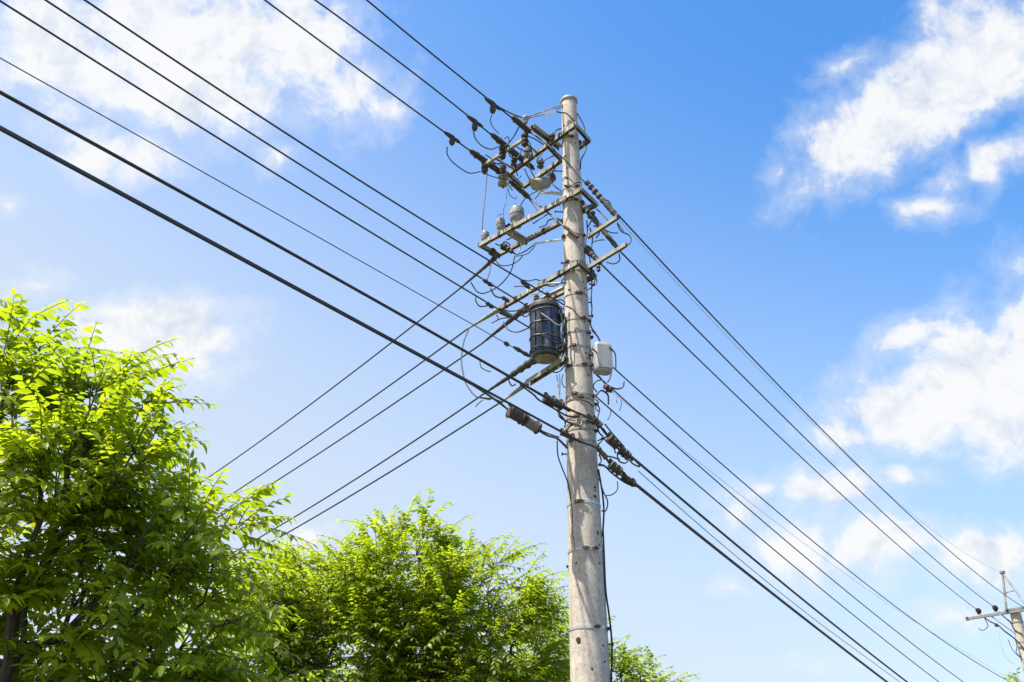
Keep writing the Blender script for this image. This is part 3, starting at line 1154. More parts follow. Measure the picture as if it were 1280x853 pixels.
wire('telephone_wire', 'thin wire hanging between the two thick cables at right', 'wire', fit_span(A, LR, [(878, 662), (960, 727), (1052, 800)], 14), .0045)
A = PY(760, 486, 9.85)
wire('telephone_wire', 'faint hair thin wire among the lower lines right of the white box', 'wire', fit_span(A, LR, [(850, 560), (960, 645), (1200, 812)], 14), .0028, M_GREY)

# ------------------------------------------------------------------ fittings on the top lines
def strain_cover(label, P, Q, r, group):
    """tapering rubber cover over a dead end insulator, with ribs"""
    P, Q = np.array(P), np.array(Q)
    L = np.linalg.norm(Q - P)
    prof = [(0, r * .35), (.04, r * .6)]
    n = max(6, int(L / .05))
    for i in range(n):
        t = .06 + .88 * i / (n - 1)
        env = r * (.78 + .22 * sin(pi * t))
        prof += [(t, env), (t + .02, env * 1.06), (t + .04, env * .93)]
    prof = [q for q in prof if q[0] < .96] + [(.96, r * .6), (1, r * .35)]
    o = thing('insulator_cover', P, label, 'insulator cover', group)
    MB().spindle(P, Q, prof, 12).build('sleeve', M_COVER, o)
    d = (Q - P) / L
    for t in (.18, .8):
        c = P + (Q - P) * t
        MB().spindle(c - d * .012, c + d * .012, [(0, r * 1.12), (.5, r * 1.2), (1, r * 1.12)], 12).build('clip', M_BOLT, o)
    return o


GC = 'rubber covers over the dead ends of the top lines'
wp = lambda k, q: PV(*q, W[k], LL)
strain_cover('short dark tapered cover on the line nearest the pole top', wp(0, (640, 146)), wp(0, (663, 166)), .042, GC)
strain_cover('longest dark cover, lying across the middle of the top crossarm', wp(1, (613, 167)), wp(1, (668, 212)), .044, GC)
strain_cover('dark cover on the outermost top line at the crossarm tip', wp(2, (587, 188)), wp(2, (632, 220)), .046, GC)
strain_cover('dark slim cover continuing below the tip of the top crossarm', wp(2, (637, 226)), wp(2, (662, 248)), .040, GC)
GA = 'small arresters hanging from the top lines'
for k, (qt, qb, lab) in enumerate([((616, 130), z6(600, 245), 'small grey arrester hanging from the line nearest the pole top'),
                                   (z6(415, 325), z6(405, 415), 'small grey arrester hanging from the middle top line'),
                                   (z6(195, 480), z6(172, 555), 'small grey arrester hanging from the outermost top line, leftmost of the three')]):
    c = wp(k, qt)
    zb = PY(*qb, c[1])[2]
    h = c[2] - zb
    o = thing('surge_arrester', c, lab, 'arrester', GA)
    d = LL / np.linalg.norm(LL)
    MB().spindle(c - d * .15, c + d * .15, [(0, .015), (.15, .026), (.35, .024), (.5, .036), (.7, .03), (.85, .026), (1, .015)], 10).build('clamp', M_COVER, o)
    b = MB().lathe((c[0], c[1], c[2] - h), [(.012, 0), (.03, .01), (.03, .03), (.042, .04), (.042, h * .55), (.03, h * .62), (.034, h * .8), (.02, h)], n=12)
    b.build('body', M_COVER, o)

# connectors and pin insulators crowding the top arm
GP = 'pin insulators on the thin outer arm'
for k, (q, lab) in enumerate([((656, 172), 'dark pin insulator at the inner end of the thin outer arm'), ((628, 188), 'dark pin insulator at the middle of the thin outer arm'),
                              ((606, 206), 'dark pin insulator at the outer end of the thin outer arm')]):
    c = PZ(*q, A1[2] + .04)
    o = thing('pin_insulator', c, lab, 'insulator', GP)
    MB().lathe(c - np.array([0, 0, .17]), [(.014, 0), (.02, .03), (.045, .04), (.05, .07), (.028, .085), (.05, .10), (.05, .13), (.025, .15), (.02, .17)], n=12).build('body', M_COVER, o)
    MB().lathe(c - np.array([0, 0, .005]), [(.03, 0), (.05, .02), (.05, .055), (.03, .075), (.015, .11)], n=12).build('cap', M_COVER, o)
GQ = 'spool insulators crowded on the top crossarm'
for q, s, lab in [(z1(400, 560), 1.5, 'large olive spool insulator under the outer tip of the top crossarm'), (z1(400, 500), .9, 'brown spool insulator above the outer tip of the top crossarm'),
                  (z1(460, 460), .9, 'brown spool insulator standing near the outer part of the top crossarm'), (z1(535, 405), 1.1, 'pale spool insulator standing beside the middle top line'),
                  (z1(675, 320), .8, 'small dark insulator on the short beam near the pole'), (z1(610, 470), 1.0, 'rusty brown fitting between the two channels of the top crossarm')]:
    c = PZ(*q, A1[2] + (.05 if s < 1.4 else -.06))
    o = thing('spool_insulator', c, lab, 'insulator', GQ)
    pr = [(.02, -.08), (.055, -.07), (.06, -.04), (.03, -.025), (.03, -.01), (.06, .005), (.06, .04), (.035, .055), (.03, .08)]
    MB().lathe(c, [(r * s * .85, h * s * .9) for r, h in pr], axis=(.12, -.2, 1), n=14).build('body', M_PORC if 'pale' in lab else (M_ARM if 'olive' in lab else M_BROWNP), o)
    MB().tube([c - np.array([0, 0, .1 * s]), c + np.array([0, 0, .11 * s])], .009 * s, 6).build('pin', M_BOLT, o)
# olive drum switch under the inner half of the top arm
c0, c1 = PY(*z1(575, 590), 10.12), PY(*z1(650, 575), 10.3)
o = thing('drum_switch', c0, 'olive drum shaped fitting with a dark bushing hanging below the top crossarm', 'switch')
MB().spindle(c0, c1, [(0, .05), (.02, .075), (.2, .085), (.5, .088), (.85, .085), (.9, .07), (1, .06)], 18).build('drum', M_ARM, o)
MB().spindle(c1, c1 + (c1 - c0) * .35 + np.array([0, 0, .10]), [(0, .05), (.3, .07), (.5, .05), (.7, .075), (1, .05)], 14).build('bushing', M_BROWNP, o)
MB().bar(c0 + np.array([.05, 0, -.11]), c1 + np.array([.20, .05, -.16]), .05, .02).build('bracket', M_GALV, o)

GS = 'jumper leads round the top crossarm'
jumper('looped lead dropping from the arrester on the line nearest the pole top', J(z6, [(580, 262), (566, 320), (590, 380), (650, 445)]), [9.35, 9.7], .006, group=GS)
jumper('deep looped lead below the arrester on the middle top line', J(z6, [(402, 425), (420, 490), (480, 560), (570, 595), (660, 565)]), [9.3, 9.9], .008, group=GS)
jumper('widest hanging loop, leftmost, below the outermost arrester', J(z6, [(146, 575), (150, 650), (200, 720), (290, 790), (370, 828), (470, 812)]), [9.35, 10.4], .008, group=GS)
jumper('lead from the top line to the bracket at the pole top', J(z6, [(650, 185), (760, 245), (880, 292)]), [9.55, 9.55], .009, M_BLACK, group=GS)
jumper('slanting lead between the nearest and the middle covers', J(z6, [(745, 535), (800, 462), (842, 380)]), [10.2, 10.0], .009, M_BLACK, group=GS)
jumper('drooping lead beneath the cover nearest the pole top', J(z6, [(912, 490), (950, 540), (962, 612)]), 10.1, .008, group=GS)
jumper('lead curling over the face of the pole just below its cap', J(z7, [(430, 230), (478, 242), (520, 245), (575, 292), (625, 350)]), [9.84, 9.86, 9.87], .009, group=GS)
jumper('lead bowing out from the right side of the pole top', J(z7, [(632, 250), (680, 330), (705, 400), (702, 470), (722, 560), (700, 640), (670, 700), (663, 790)]), 9.95, .009, group=GS)
jumper('short hooked lead left of the upper pole', J(z7, [(400, 455), (430, 410), (478, 396)]), 9.9, .009, group=GS)
jumper('lead slanting down left from the pole to the drum fitting', J(z1, [(716, 445), (692, 490), (668, 540)]), [9.95, 10.2], .009, group=GS)
jumper('lead from the nearest top line running across the pole face to the street side', [(661, 164), (680, 178), (703, 197), (716, 211), (727, 224), (737, 234), (750, 250)], [9.98, 9.85, 9.78, 9.78, 9.75, 9.72, 9.68], .011, M_BLACK, group=GS)
jumper('lead from the middle top line ending at the pole band', J(z1, [(680, 590), (712, 615), (745, 640)]), [10.3, 9.95], .010, M_BLACK, group=GS)
jumper('lead from the outermost top line running to the pole below the second crossarm', [(660, 246), (680, 262), (705, 283), (722, 297)], [10.5, 10.2, 9.95, 9.84], .012, M_BLACK, group=GS)
jumper('small dark lead between the outer insulators of the top arm', J(z1, [(330, 455), (380, 480), (420, 520), (370, 545)]), 10.4, .007, group=GS)
jumper('short crooked lead under the tip of the top crossarm', J(z1, [(280, 510), (320, 535), (372, 552)]), 10.5, .007, group=GS)
jumper('tangled thin lead between the channels of the top crossarm', J(z1, [(425, 385), (440, 430), (475, 440), (500, 400), (470, 370)]), 10.3, .008, group=GS)
jumper('bent lead falling from the crossarm to the drum fitting', J(z1, [(540, 470), (560, 520), (585, 562)]), 10.3, .009, M_BLACK, group=GS)
jumper('bent lead falling beside the drum fitting', J(z1, [(520, 500), (540, 545), (565, 575)]), 10.35, .009, M_BLACK, group=GS)
jumper('tiny curled lead below the outer end of the top crossarm', J(z1, [(425, 610), (440, 650), (470, 668), (475, 650)]), 10.6, .005, group=GS)
jumper('lead from the drum fitting down to the largest fuse', J(z1, [(600, 620), (560, 640), (520, 670), (488, 720)]), [10.3, 10.6], .007, group=GS)
jumper('pair lead crossing down below the drum fitting', J(z1, [(620, 615), (600, 640), (578, 668)]), 10.3, .008, group=GS)
jumper('short lead hanging from the outermost cover to the second crossarm', J(z1, [(538, 660), (568, 700), (598, 742)]), [10.5, 10.3], .008, group=GS)
jumper('lead bowing over the short beam beside the pole', J(z7, [(160, 470), (230, 500), (290, 540), (335, 560)]), 10.2, .009, group=GS)

# ------------------------------------------------------------------ fuses on the second arm
GFZ = 'porcelain fuses on the second crossarm'


def fuse(label, q, rad, h, seam, lean=(0, 0, 1)):
    c = PZ(*q, A2[2] + .03)
    o = thing('fuse_cutout', c, label, 'fuse', GFZ)
    MB().lathe(c, [(rad * .62, 0), (rad * .62, h * .12), (rad * .72, h * .2), (rad * .72, h * .28), (rad * .92, h * .34), (rad, h * .42), (rad * 1.02, h * .58)], axis=lean, n=22).build('base', M_PORC, o)
    ax = np.array(lean) / np.linalg.norm(lean)
    c2 = c + ax * (h * .6)
    MB().lathe(c + ax * h * .575, [(rad * 1.05, 0), (rad * 1.05, h * .03)], axis=lean, n=22).build('seam_ring', M_TRDARK, o)
    MB().lathe(c2, [(rad * 1.03, 0), (rad * 1.03, h * .27), (rad * .95, h * .36), (rad * .5, h * .39)], axis=lean, n=22).build('cap', M_PORC, o)
    MB().lathe(c2 + ax * h * .38, [(rad * .16, 0), (rad * .16, h * .12)], axis=lean, n=8).build('terminal', M_BOLT, o)
    return o


fuse('largest grey white porcelain fuse, standing inner most on the second crossarm', z8(480, 370), .098, .30, True)
o2 = fuse('mid sized weathered fuse with a dark belly, between the other two', z8(312, 452), .062, .24, True, (-.05, -.06, 1))
fuse('smallest fuse at the outer tip of the second crossarm', z8(140, 560), .058, .20, True)
c = PZ(*z8(375, 400), A2[2] + .12)
o = thing('fuse_holder', c, 'dark clip like fitting beside the mid sized fuse', 'fuse holder')
MB().spindle(c + np.array([0, 0, -.07]), c + np.array([.03, 0, .09]), [(0, .02), (.2, .045), (.5, .03), (.7, .05), (1, .02)], 12).build('body', M_TRDARK, o)
jumper('long pale riser from the top arm down to the smallest fuse', [z1(310, 515), z1(300, 640), z1(287, 760), z2(283, 215)], [10.5, 10.9], .008, M_GREY, group=GS)
jumper('thin pale riser down to the mid sized fuse', [z1(425, 595), z1(412, 700), z2(403, 90), z2(400, 155)], [10.6, 10.8], .006, M_GREY, group=GS)
jumper('thin lead rising from the cap of the largest fuse', J(z1, [(462, 690), (460, 720), (478, 745)]), 10.6, .004, M_GREY, group=GS)
jumper('short hook lead at the top of the mid sized fuse', J(z8, [(270, 265), (290, 245), (318, 240)]), 10.75, .005, group=GS)

# dark funnel insulators hanging below the second arm
GD = 'dark funnel insulators below the second crossarm'
for q0, q1, rr, lab in [(z2(390, 300), z2(470, 350), .055, 'dark funnel shaped insulator hanging below the fuses'), (z2(330, 330), z2(380, 372), .06, 'dark funnel shaped insulator under the tip of the second crossarm')]:
    c0, c1 = PY(*q0, 10.95), PY(*q1, 10.9)
    o = thing('funnel_insulator', c0, lab, 'insulator', GD)
    MB().spindle(c0, c1, [(0, rr * .5), (.1, rr), (.3, rr * .9), (.32, rr * .6), (.5, rr * .75), (.52, rr * .45), (.75, rr * .6), (.78, rr * .3), (1, rr * .15)], 14).build('body', M_COVER, o)


# dead end covers of the cross street lines
def tapered(name, label, P, Q, r0, r1, mat, group, beads=0, lumpy=.1):
    P, Q = np.array(P), np.array(Q)
    o = thing(name, P, label, 'line fitting', group)
    prof = []
    n = 22
    for i in range(n + 1):
        t = i / n
        r = r0 + (r1 - r0) * t
        prof.append((t, r * (1 + lumpy * sin(i * 2.4) + (.25 * (i % 3 == 0) if t < beads else 0))))
    MB().spindle(P, Q, [(0, .004)] + prof + [(1, .006)], 10).build('sleeve', mat, o)
    return o


GX = 'tapered dead end sleeves of the cross street wires'
tapered('dead_end_sleeve', 'tapered sleeve below the tip of the second crossarm', PZ(624, 318, A2[2] - .06), X['A'], .035, .013, M_COVER, GX, .35)
tapered('dead_end_sleeve', 'tapered pale brown sleeve at the tip of the third crossarm', A3L + (A3 - A3L) * .04, X['B'], .036, .012, M_ARM, GX, 0)
c0 = PY(660, 383, 10.35)
tapered('dead_end_sleeve', 'long sleeve with a knobbly brown end left of the transformer lid', c0, X['C'], .042, .012, M_COVER, GX, .3)
tapered('dead_end_sleeve', 'beaded dark brown sleeve at the foot of the transformer', PY(668, 450, 10.2), X['D'], .046, .013, M_COVER, GX, .45)
tapered('dead_end_sleeve', 'smooth pale sleeve below the transformer bracket', A4L - (A4 - A4L) * .02, X['E'], .034, .012, M_ARM, GX, 0)
wire('support_bar', 'olive bar from the pole to the knobbly sleeve above the transformer', 'bar', [PY(706, 359, 10.0), PY(690, 367, 10.05), c0 + (PY(706, 359, 10.0) - c0) * .02], .024, M_ARM)

# ------------------------------------------------------------------ transformer
tz0, tz1 = None, None
tcx = PY(682, 446, 9.98)
TR = .178
ttop = PY(682, 385, 9.98)[2]
tbot = PY(682, 448, 9.98)[2]
trf = thing('pole_transformer', (tcx[0], tcx[1], tbot), 'dark blue grey cylindrical transformer hung on the left of the pole', 'transformer')
tc0 = np.array([tcx[0], tcx[1], tbot])
H = ttop - tbot
b = MB()
nseg = 24
prof = [(TR * .80, -.004), (TR * .93, 0), (TR * .97, .02), (TR * .97, H - .05)]
b.lathe(tc0, prof, n=40)
for i in range(12):                                     # pressed panels down the tank wall
    a = 2 * pi * (i + .2) / 12
    d = Vector((cos(a), sin(a), 0))
    t = Vector((-sin(a), cos(a), 0))
    b.block(Vector(tc0) + d * TR * .955 + Vector((0, 0, H * .46)), d * .013, t * .036, Vector((0, 0, H * .40)))
b.build('tank', M_TRANS, trf)
b = MB().lathe(tc0 + np.array([0, 0, H - .05]), [(TR * .99, 0), (TR * 1.07, .005), (TR * 1.07, .05), (TR * 1.0, .075), (TR * .5, .11), (.03, .12)], n=40)
b.build('lid', M_TRDARK, trf)
b = MB().lathe(tc0 + np.array([0, 0, -.014]), [(TR * .66, -.0), (TR * .74, .006), (TR * .74, .014)], n=8)
for a in (0.4, 2.2, 4.1):
    b.lathe(tc0 + np.array([cos(a) * .09, sin(a) * .09, -.03]), [(.018, 0), (.018, .02)], n=8)
b.build('bottom_plate', M_ARM, trf)
for k, fz in enumerate((.10, .34, .62, .86)):
    b = MB()
    ring = [(tc0[0] + cos(a) * TR * 1.06, tc0[1] + sin(a) * TR * 1.06, tbot + H * fz + .012 * sin(a * 2 + k)) for a in np.linspace(0, 2 * pi, 40)]
    b.tube(ring, .0065, 6)
    b.build('hoop', M_HOOP, trf)
dp = Vector((PX - tcx[0], PYY - tcx[1], 0)).normalized()
for fz in (.2, .8):
    b = MB().bar(Vector(tc0) + dp * TR * .95 + Vector((0, 0, H * fz)), Vector((PX, PYY, tbot + H * fz)) - dp * pole_r(tbot), .16, .05)
    b.build('hanger', M_TRDARK, trf)
for k, a in enumerate((.5, 2.0, 3.6, 5.0)):
    b = MB().lathe(tc0 + np.array([cos(a) * TR * .62, sin(a) * TR * .62, H + .03]), [(.03, 0), (.04, .02), (.025, .04), (.04, .06), (.025, .08), (.035, .10), (.012, .13)], n=10)
    b.build('bushing', M_BROWNP, trf)
GT = 'leads round the transformer'
jumper('lead across the transformer face from the line to its hoop', J(z3, [(545, 180), (600, 205), (640, 235), (690, 262), (720, 290)]), [9.76, 9.72, 9.74], .007, group=GT)
jumper('upper lead crossing the transformer face to the pole', J(z3, [(610, 95), (660, 130), (700, 160), (735, 165)]), [9.76, 9.72, 9.78], .007, M_GREY, group=GT)
jumper('coiled lead in the gap between transformer and pole', J(z3, [(690, 240), (720, 255), (735, 290), (715, 310), (700, 290), (725, 275)]), 9.8, .007, group=GT)
jumper('dark lead hugging the right side of the transformer', J(z3, [(715, 80), (735, 150), (728, 220), (742, 290), (725, 360)]), 9.82, .012, M_BLACK, group=GT)
jumper('second dark lead in the gap right of the transformer', J(z3, [(722, 60), (728, 130), (742, 200), (730, 270), (738, 330)]), 9.9, .014, M_BLACK, group=GT)
jumper('pair of pale leads hanging below the transformer bracket, left one', J(z3, [(700, 445), (708, 500), (712, 560), (716, 585)]), 9.9, .007, M_GREY, group=GT)
jumper('pair of pale leads hanging below the transformer bracket, right one', J(z3, [(716, 440), (718, 500), (716, 585)]), 9.92, .006, M_GREY, group=GT)
jumper('small dark loop under the transformer beside the pole', J(z3, [(735, 440), (728, 480), (740, 510), (752, 515)]), 9.85, .006, group=GT)
jumper('lead looping below the knobbly sleeve left of the transformer', J(z2, [(400, 730), (430, 775), (480, 787), (540, 765)]), [10.5, 10.1], .008, group=GT)
jumper('flat lead from the bottom middle line to the knobbly sleeve', J(z2, [(378, 655), (440, 670), (510, 662)]), [10.0, 10.3], .008, group=GT)
jumper('tangle of short lead at the end of the third crossarm', J(z2, [(362, 690), (370, 715), (335, 737), (385, 712), (432, 706)]), 10.6, .008, group=GT)
jumper('long loop hanging from the third crossarm sleeve to the twin cable', J(z3, [(205, 192), (178, 260), (165, 350), (172, 420), (190, 490), (240, 560), (290, 575), (325, 582)]), [11.0, 10.2, 9.6], .009, group=GT)
jumper('short dark curl below the single thick cable', J(z3, [(268, 356), (274, 398), (302, 418), (332, 426)]), 10.0, .006, group=GT)
jumper('small hook of wire under the single thick cable', J(z3, [(424, 446), (432, 478), (448, 505), (470, 495)]), 9.45, .008, group=GT)
jumper('short stray wire sticking out under the twin cable', J(z3, [(285, 585), (265, 600), (245, 622)]), 9.6, .006, group=GT)
jumper('thin lead hanging off the twin cable towards the sleeve', J(z3, [(270, 570), (350, 580), (400, 600)]), 9.55, .007, group=GT)

# spacers / clamps on the middle lines
GM = 'knotted clamps on the middle lines'
for q0, q1, lab in [(z2(508, 508), z2(540, 535), 'dark clamp on the top middle line'), (z2(295, 498), z2(330, 522), 'dark clamp on the second middle line, outer'), (z2(400, 595), z2(425, 612), 'dark clamp on the second middle line near the third crossarm'),
                    (z2(310, 625), z2(335, 645), 'dark clamp on the bottom middle line'), (z3(412, 265), z3(425, 275), 'tiny clamp on the thin telephone wire'), (z3(475, 297), z3(535, 332), 'dark sleeve at the inner end of the thin telephone wire')]:
    P, Q = PY(*q0, 9.55), PY(*q1, 9.7)
    if 'second' in lab or 'bottom' in lab:
        P, Q = PY(*q0, 9.3), PY(*q1, 9.4)
    o = thing('line_clamp', P, lab, 'clamp', GM)
    d = Q - P
    MB().spindle(P - d * .3, Q + d * .3, [(0, .010), (.1, .018), (.3, .026), (.5, .018), (.7, .027), (.9, .018), (1, .010)], 10).build('body', M_COVER, o)
GJ = 'jumper loops under the fuses'
jumper('loop of lead under the smallest fuse', J(z8, [(245, 725), (300, 782), (380, 785), (450, 762), (510, 720), (540, 680)]), 10.8, .007, group=GJ)
jumper('long lead curving from the fuses down to the lines', J(z2, [(465, 362), (445, 440), (405, 500), (350, 545), (290, 570), (255, 562), (238, 540), (218, 508)]), [10.7, 10.2, 9.6], .008, group=GJ)
jumper('lead from the mounting plate to the funnel insulator, upper', J(z2, [(468, 355), (520, 335), (572, 298)]), 10.6, .008, group=GJ)
jumper('lead from the mounting plate to the funnel insulator, lower', J(z2, [(470, 362), (530, 350), (560, 325), (580, 300)]), 10.6, .006, group=GJ)
jumper('short lead hanging below the first sleeve', J(z2, [(330, 400), (324, 450), (310, 492)]), [10.9, 9.8], .006, group=GJ)
jumper('curl of lead hanging off the bottom middle line', J(z2, [(248, 582), (246, 612), (268, 642), (312, 640)]), 9.5, .008, group=GJ)
jumper('lead joining the second middle line to the third crossarm', J(z2, [(330, 545), (355, 585), (410, 600)]), [9.4, 9.9], .009, group=GJ)
jumper('thin stray tail above the third crossarm', J(z2, [(460, 532), (500, 530), (525, 535)]), 9.9, .006, group=GJ)
jumper('faint thin tail left of the first sleeve', J(z2, [(175, 413), (215, 385), (255, 362)]), 11.0, .004, M_GREY, group=GJ)
jumper('wavy lead lying above the third crossarm', J(z2, [(490, 490), (540, 500), (580, 492), (610, 500)]), 10.0, .007, group=GJ)
jumper('lead slung beneath the third crossarm beside the pole', J(z2, [(620, 520), (680, 530), (720, 512), (742, 480)]), [10.2, 9.9], .010, M_ARM, group=GJ)

# ------------------------------------------------------------------ splice bodies on the thick cables
def closure(label, P, Q, r, mat, group, ribs=4, cap_dark=True):
    P, Q = np.array(P), np.array(Q)
    d = (Q - P)
    L = np.linalg.norm(d)
    d /= L
    o = thing('splice_closure', P, label, 'splice closure', group)
    prof = [(0, r * .3), (.03, r * .75), (.06, r * .95), (.5, r), (.94, r * .95), (.97, r * .75), (1, r * .3)]
    MB().spindle(P, Q, prof, 14).build('shell', mat, o)
    for i in range(ribs):
        b = MB()
        c = P + d * L * (.12 + .76 * i / max(1, ribs - 1))
        b.spindle(c - d * .014, c + d * .014, [(0, r * 1.02), (.2, r * 1.16), (.8, r * 1.16), (1, r * 1.02)], 14)
        s = np.cross(d, [0, 0, 1])
        b.block(c + np.array([0, 0, r * 1.15]), d * .016, s * .02, (0, 0, .012))
        b.build('clasp', M_BOLT, o)
    return o


GK = 'splice closures on the thick cables'
closure('large dark end of the splice sleeve on the twin cable, left of the pole', PY(*z3(428, 642), 9.42), PY(*z3(515, 690), 9.52), .070, M_COVER, GK, 2)
closure('grey brown half of the splice sleeve on the twin cable', PY(*z3(512, 692), 9.53), PY(*z3(605, 752), 9.65), .060, mixed('grey_brown_plastic', (.12, .10, .085), (.19, .165, .14), 12, .6, 0, .2, 40), GK, 2)
closure('dark splice on the single thick cable touching the pole from the left', PY(*z3(625, 570), 9.60), PY(*z3(740, 622), 9.72), .050, M_COVER, GK, 3)
closure('slim dark sleeve on the upper strand just before the pole', PY(*z3(720, 765), 9.66), PY(*z3(800, 802), 9.72), .030, M_COVER, GK, 2)
closure('dark splice on the upper cable right of the pole, first', PY(*z4(722, 300), 9.72), PY(*z4(775, 352), 9.78), .044, M_COVER, GK, 3)
closure('dark splice on the upper cable right of the pole, second', PY(*z4(785, 370), 9.79), PY(*z4(838, 412), 9.84), .044, M_COVER, GK, 3)
closure('dark splice on the lower cable right of the pole, first', PY(*z4(728, 450), 9.74), PY(*z4(790, 498), 9.80), .046, M_COVER, GK, 3)
closure('dark splice on the lower cable right of the pole, second', PY(*z4(798, 515), 9.81), PY(*z4(870, 566), 9.86), .036, M_COVER, GK, 2)
closure('small dark knot where the upper cable leaves the pole', PY(*z4(640, 200), 9.70), PY(*z4(680, 240), 9.72), .034, M_COVER, GK, 2)
closure('small dark knot where the lower cable leaves the pole', PY(*z4(660, 360), 9.72), PY(*z4(712, 420), 9.74), .028, M_COVER, GK, 2)
GL = 'cable strands round the pole at the splices'
jumper('upper cable wrapping round the front of the pole', J(z3, [(740, 618), (790, 645), (850, 670), (905, 695), (950, 720)]), [9.74, 9.72, 9.72, 9.72], .013, M_BLACK, 'cable_strand', 'cable', GL)
jumper('upper cable from the pole to the first splice at right', J(z4, [(660, 215), (690, 260), (725, 302), (785, 372), (842, 415), (855, 430)]), [9.72, 9.76, 9.84], .013, M_BLACK, 'cable_strand', 'cable', GL)
jumper('lower cable passing over the front of the pole', J(z4, [(470, 280), (540, 312), (580, 330), (640, 352), (690, 390), (730, 450), (800, 518), (868, 562)]), [9.72, 9.71, 9.72, 9.72, 9.76, 9.85], .013, M_BLACK, 'cable_strand', 'cable', GL)
jumper('slack strand under the lower cable at right', J(z4, [(668, 450), (700, 462), (740, 500), (800, 545), (850, 570), (880, 575)]), [9.74, 9.85], .010, M_BLACK, 'cable_strand', 'cable', GL)
jumper('strand from the grey splice sleeve to the pole', J(z4, [(330, 262), (380, 290), (430, 305), (470, 340), (490, 362)]), [9.66, 9.78], .013, M_COVER, 'cable_strand', 'cable', GL)
jumper('thin second strand beside the grey splice sleeve', J(z4, [(335, 245), (350, 265), (400, 285), (445, 300)]), [9.64, 9.75], .007, M_BLACK, 'cable_strand', 'cable', GL)
jumper('strand looping under the dark splice left of the pole', J(z4, [(225, 5), (300, 60), (330, 90), (400, 130), (450, 160), (490, 180), (530, 185)]), [9.45, 9.65, 9.74], .010, M_BLACK, 'cable_strand', 'cable', GL)
jumper('brown strand bending down behind the dark splice', J(z4, [(435, 140), (445, 180), (475, 205), (520, 225), (560, 240)]), [9.8, 9.74, 9.72], .011, M_BOLT, 'cable_strand', 'cable', GL)
jumper('loose tie wrapped on the pole between the cables', J(z4, [(490, 255), (510, 235), (545, 228), (570, 240), (560, 252)]), [9.78, 9.74, 9.74], .010, M_BOLT, 'cable_strand', 'cable', GL)
jumper('tie wire wrapped on the pole above the cables', J(z4, [(485, 105), (520, 92), (560, 88), (600, 100), (640, 130)]), [9.82, 9.76, 9.74, 9.78], .008, M_BOLT, 'cable_strand', 'cable', GL)
for k, (rows, lab) in enumerate([
    ([(665, 380), (700, 402), (745, 412), (785, 425)], 'thin lead between the two splice rows'), ([(770, 385), (778, 430), (810, 445), (830, 430), (815, 405)], 'curl of lead under the second upper splice'),
    ([(845, 410), (880, 440), (895, 465), (860, 450), (835, 425)], 'loop of lead after the upper splices'), ([(655, 235), (670, 275), (690, 300), (660, 320)], 'dark curl between pole and upper splices'),
    ([(690, 250), (715, 290), (690, 310), (665, 340)], 'second dark curl between pole and upper splices'), ([(700, 225), (735, 270), (770, 310), (810, 355)], 'lead running along above the upper splices'),
    ([(668, 395), (680, 430), (665, 455), (690, 460)], 'dark hook at the pole beside the lower splices')]):
    jumper(lab, J(z4, rows), 9.74, .009, M_BLACK, group=GL)
jumper('curved thin wire hooked below the lower splices', J(z4, [(770, 548), (772, 590), (745, 620), (708, 628)]), 9.85, .006, group=GL)
jumper('looped lead hanging down the right side of the pole', J(z4, [(668, 530), (690, 600), (716, 660), (706, 712), (680, 712)]), 9.88, .008, group=GL)
jumper('long cable running down the right edge of the pole', J(z4, [(664, 480), (680, 570), (690, 640), (695, 720), (688, 853)]) + J(z5, [(478, 60), (484, 200), (492, 370), (507, 480), (521, 600), (525, 700), (521, 853), (528, 1100)]), 9.93, .011, M_BLACK, 'drop_cable', 'cable')
jumper('thin cable hanging left of the pole and crossing onto its face', J(z4, [(433, 320), (437, 400), (460, 470), (488, 540), (500, 590), (512, 650)]), [9.75, 9.79], .008, M_BLACK, 'drop_cable', 'cable')
jumper('faint thin wire running straight down the pole face', J(z4, [(512, 650), (518, 720), (520, 853)]) + J(z5, [(323, 90), (331, 165)]), [9.788, 9.795], .004, M_BOLT, 'drop_cable', 'cable')

# ------------------------------------------------------------------ white box on the right
bc = PY(*z3(955, 352), 9.9)
bx = thing('equipment_box', bc, 'off white rounded box mounted on the right side of the pole', 'box')
ux = Vector((.80, .60, 0)).normalized()
ux = Vector((.96, .28, 0)).normalized()
uy = Vector((-ux.y, ux.x, 0))
hw, hd, hh = .112, .085, .185
b = MB()
ring = []
for (zz, s) in ((-hh, .86), (-hh + .02, .97), (-hh + .05, 1), (hh - .05, 1), (hh - .015, .95), (hh, .82)):
    rr = []
    for i in range(24):
        a = 2 * pi * i / 24
        p = 3.4
        cx = abs(cos(a)) ** (2 / p) * (1 if cos(a) > 0 else -1)
        cy = abs(sin(a)) ** (2 / p) * (1 if sin(a) > 0 else -1)
        rr.append(Vector(bc) + ux * hw * cx * s + uy * hd * cy * s + Vector((0, 0, zz)))
    ring.append(rr)
for rr in ring:
    b.v += rr
for k in range(len(ring) - 1):
    for i in range(24):
        j = (i + 1) % 24
        b.face((k * 24 + i, k * 24 + j, (k + 1) * 24 + j, (k + 1) * 24 + i))
b.face(tuple(reversed(range(24))))
b.face(tuple((len(ring) - 1) * 24 + i for i in range(24)))
b.build('casing', M_BOX, bx, angle=50)
b = MB()
b.block(Vector(bc) - uy * (hd + .004) + Vector((0, 0, -.01)), ux * hw * .8, uy * .008, Vector((0, 0, hh * .8)))
b.build('door_panel', M_BOX, bx)
MB().lathe(Vector(bc) + ux * .06 + Vector((0, 0, hh - .005)), [(.032, 0), (.032, .03), (.02, .04)], n=12).build('spout', M_BOX, bx)
b = MB().bar(Vector(bc) - ux * hw + Vector((0, 0, .05)), Vector((PX, PYY, bc[2] + .05)), .04, .03)
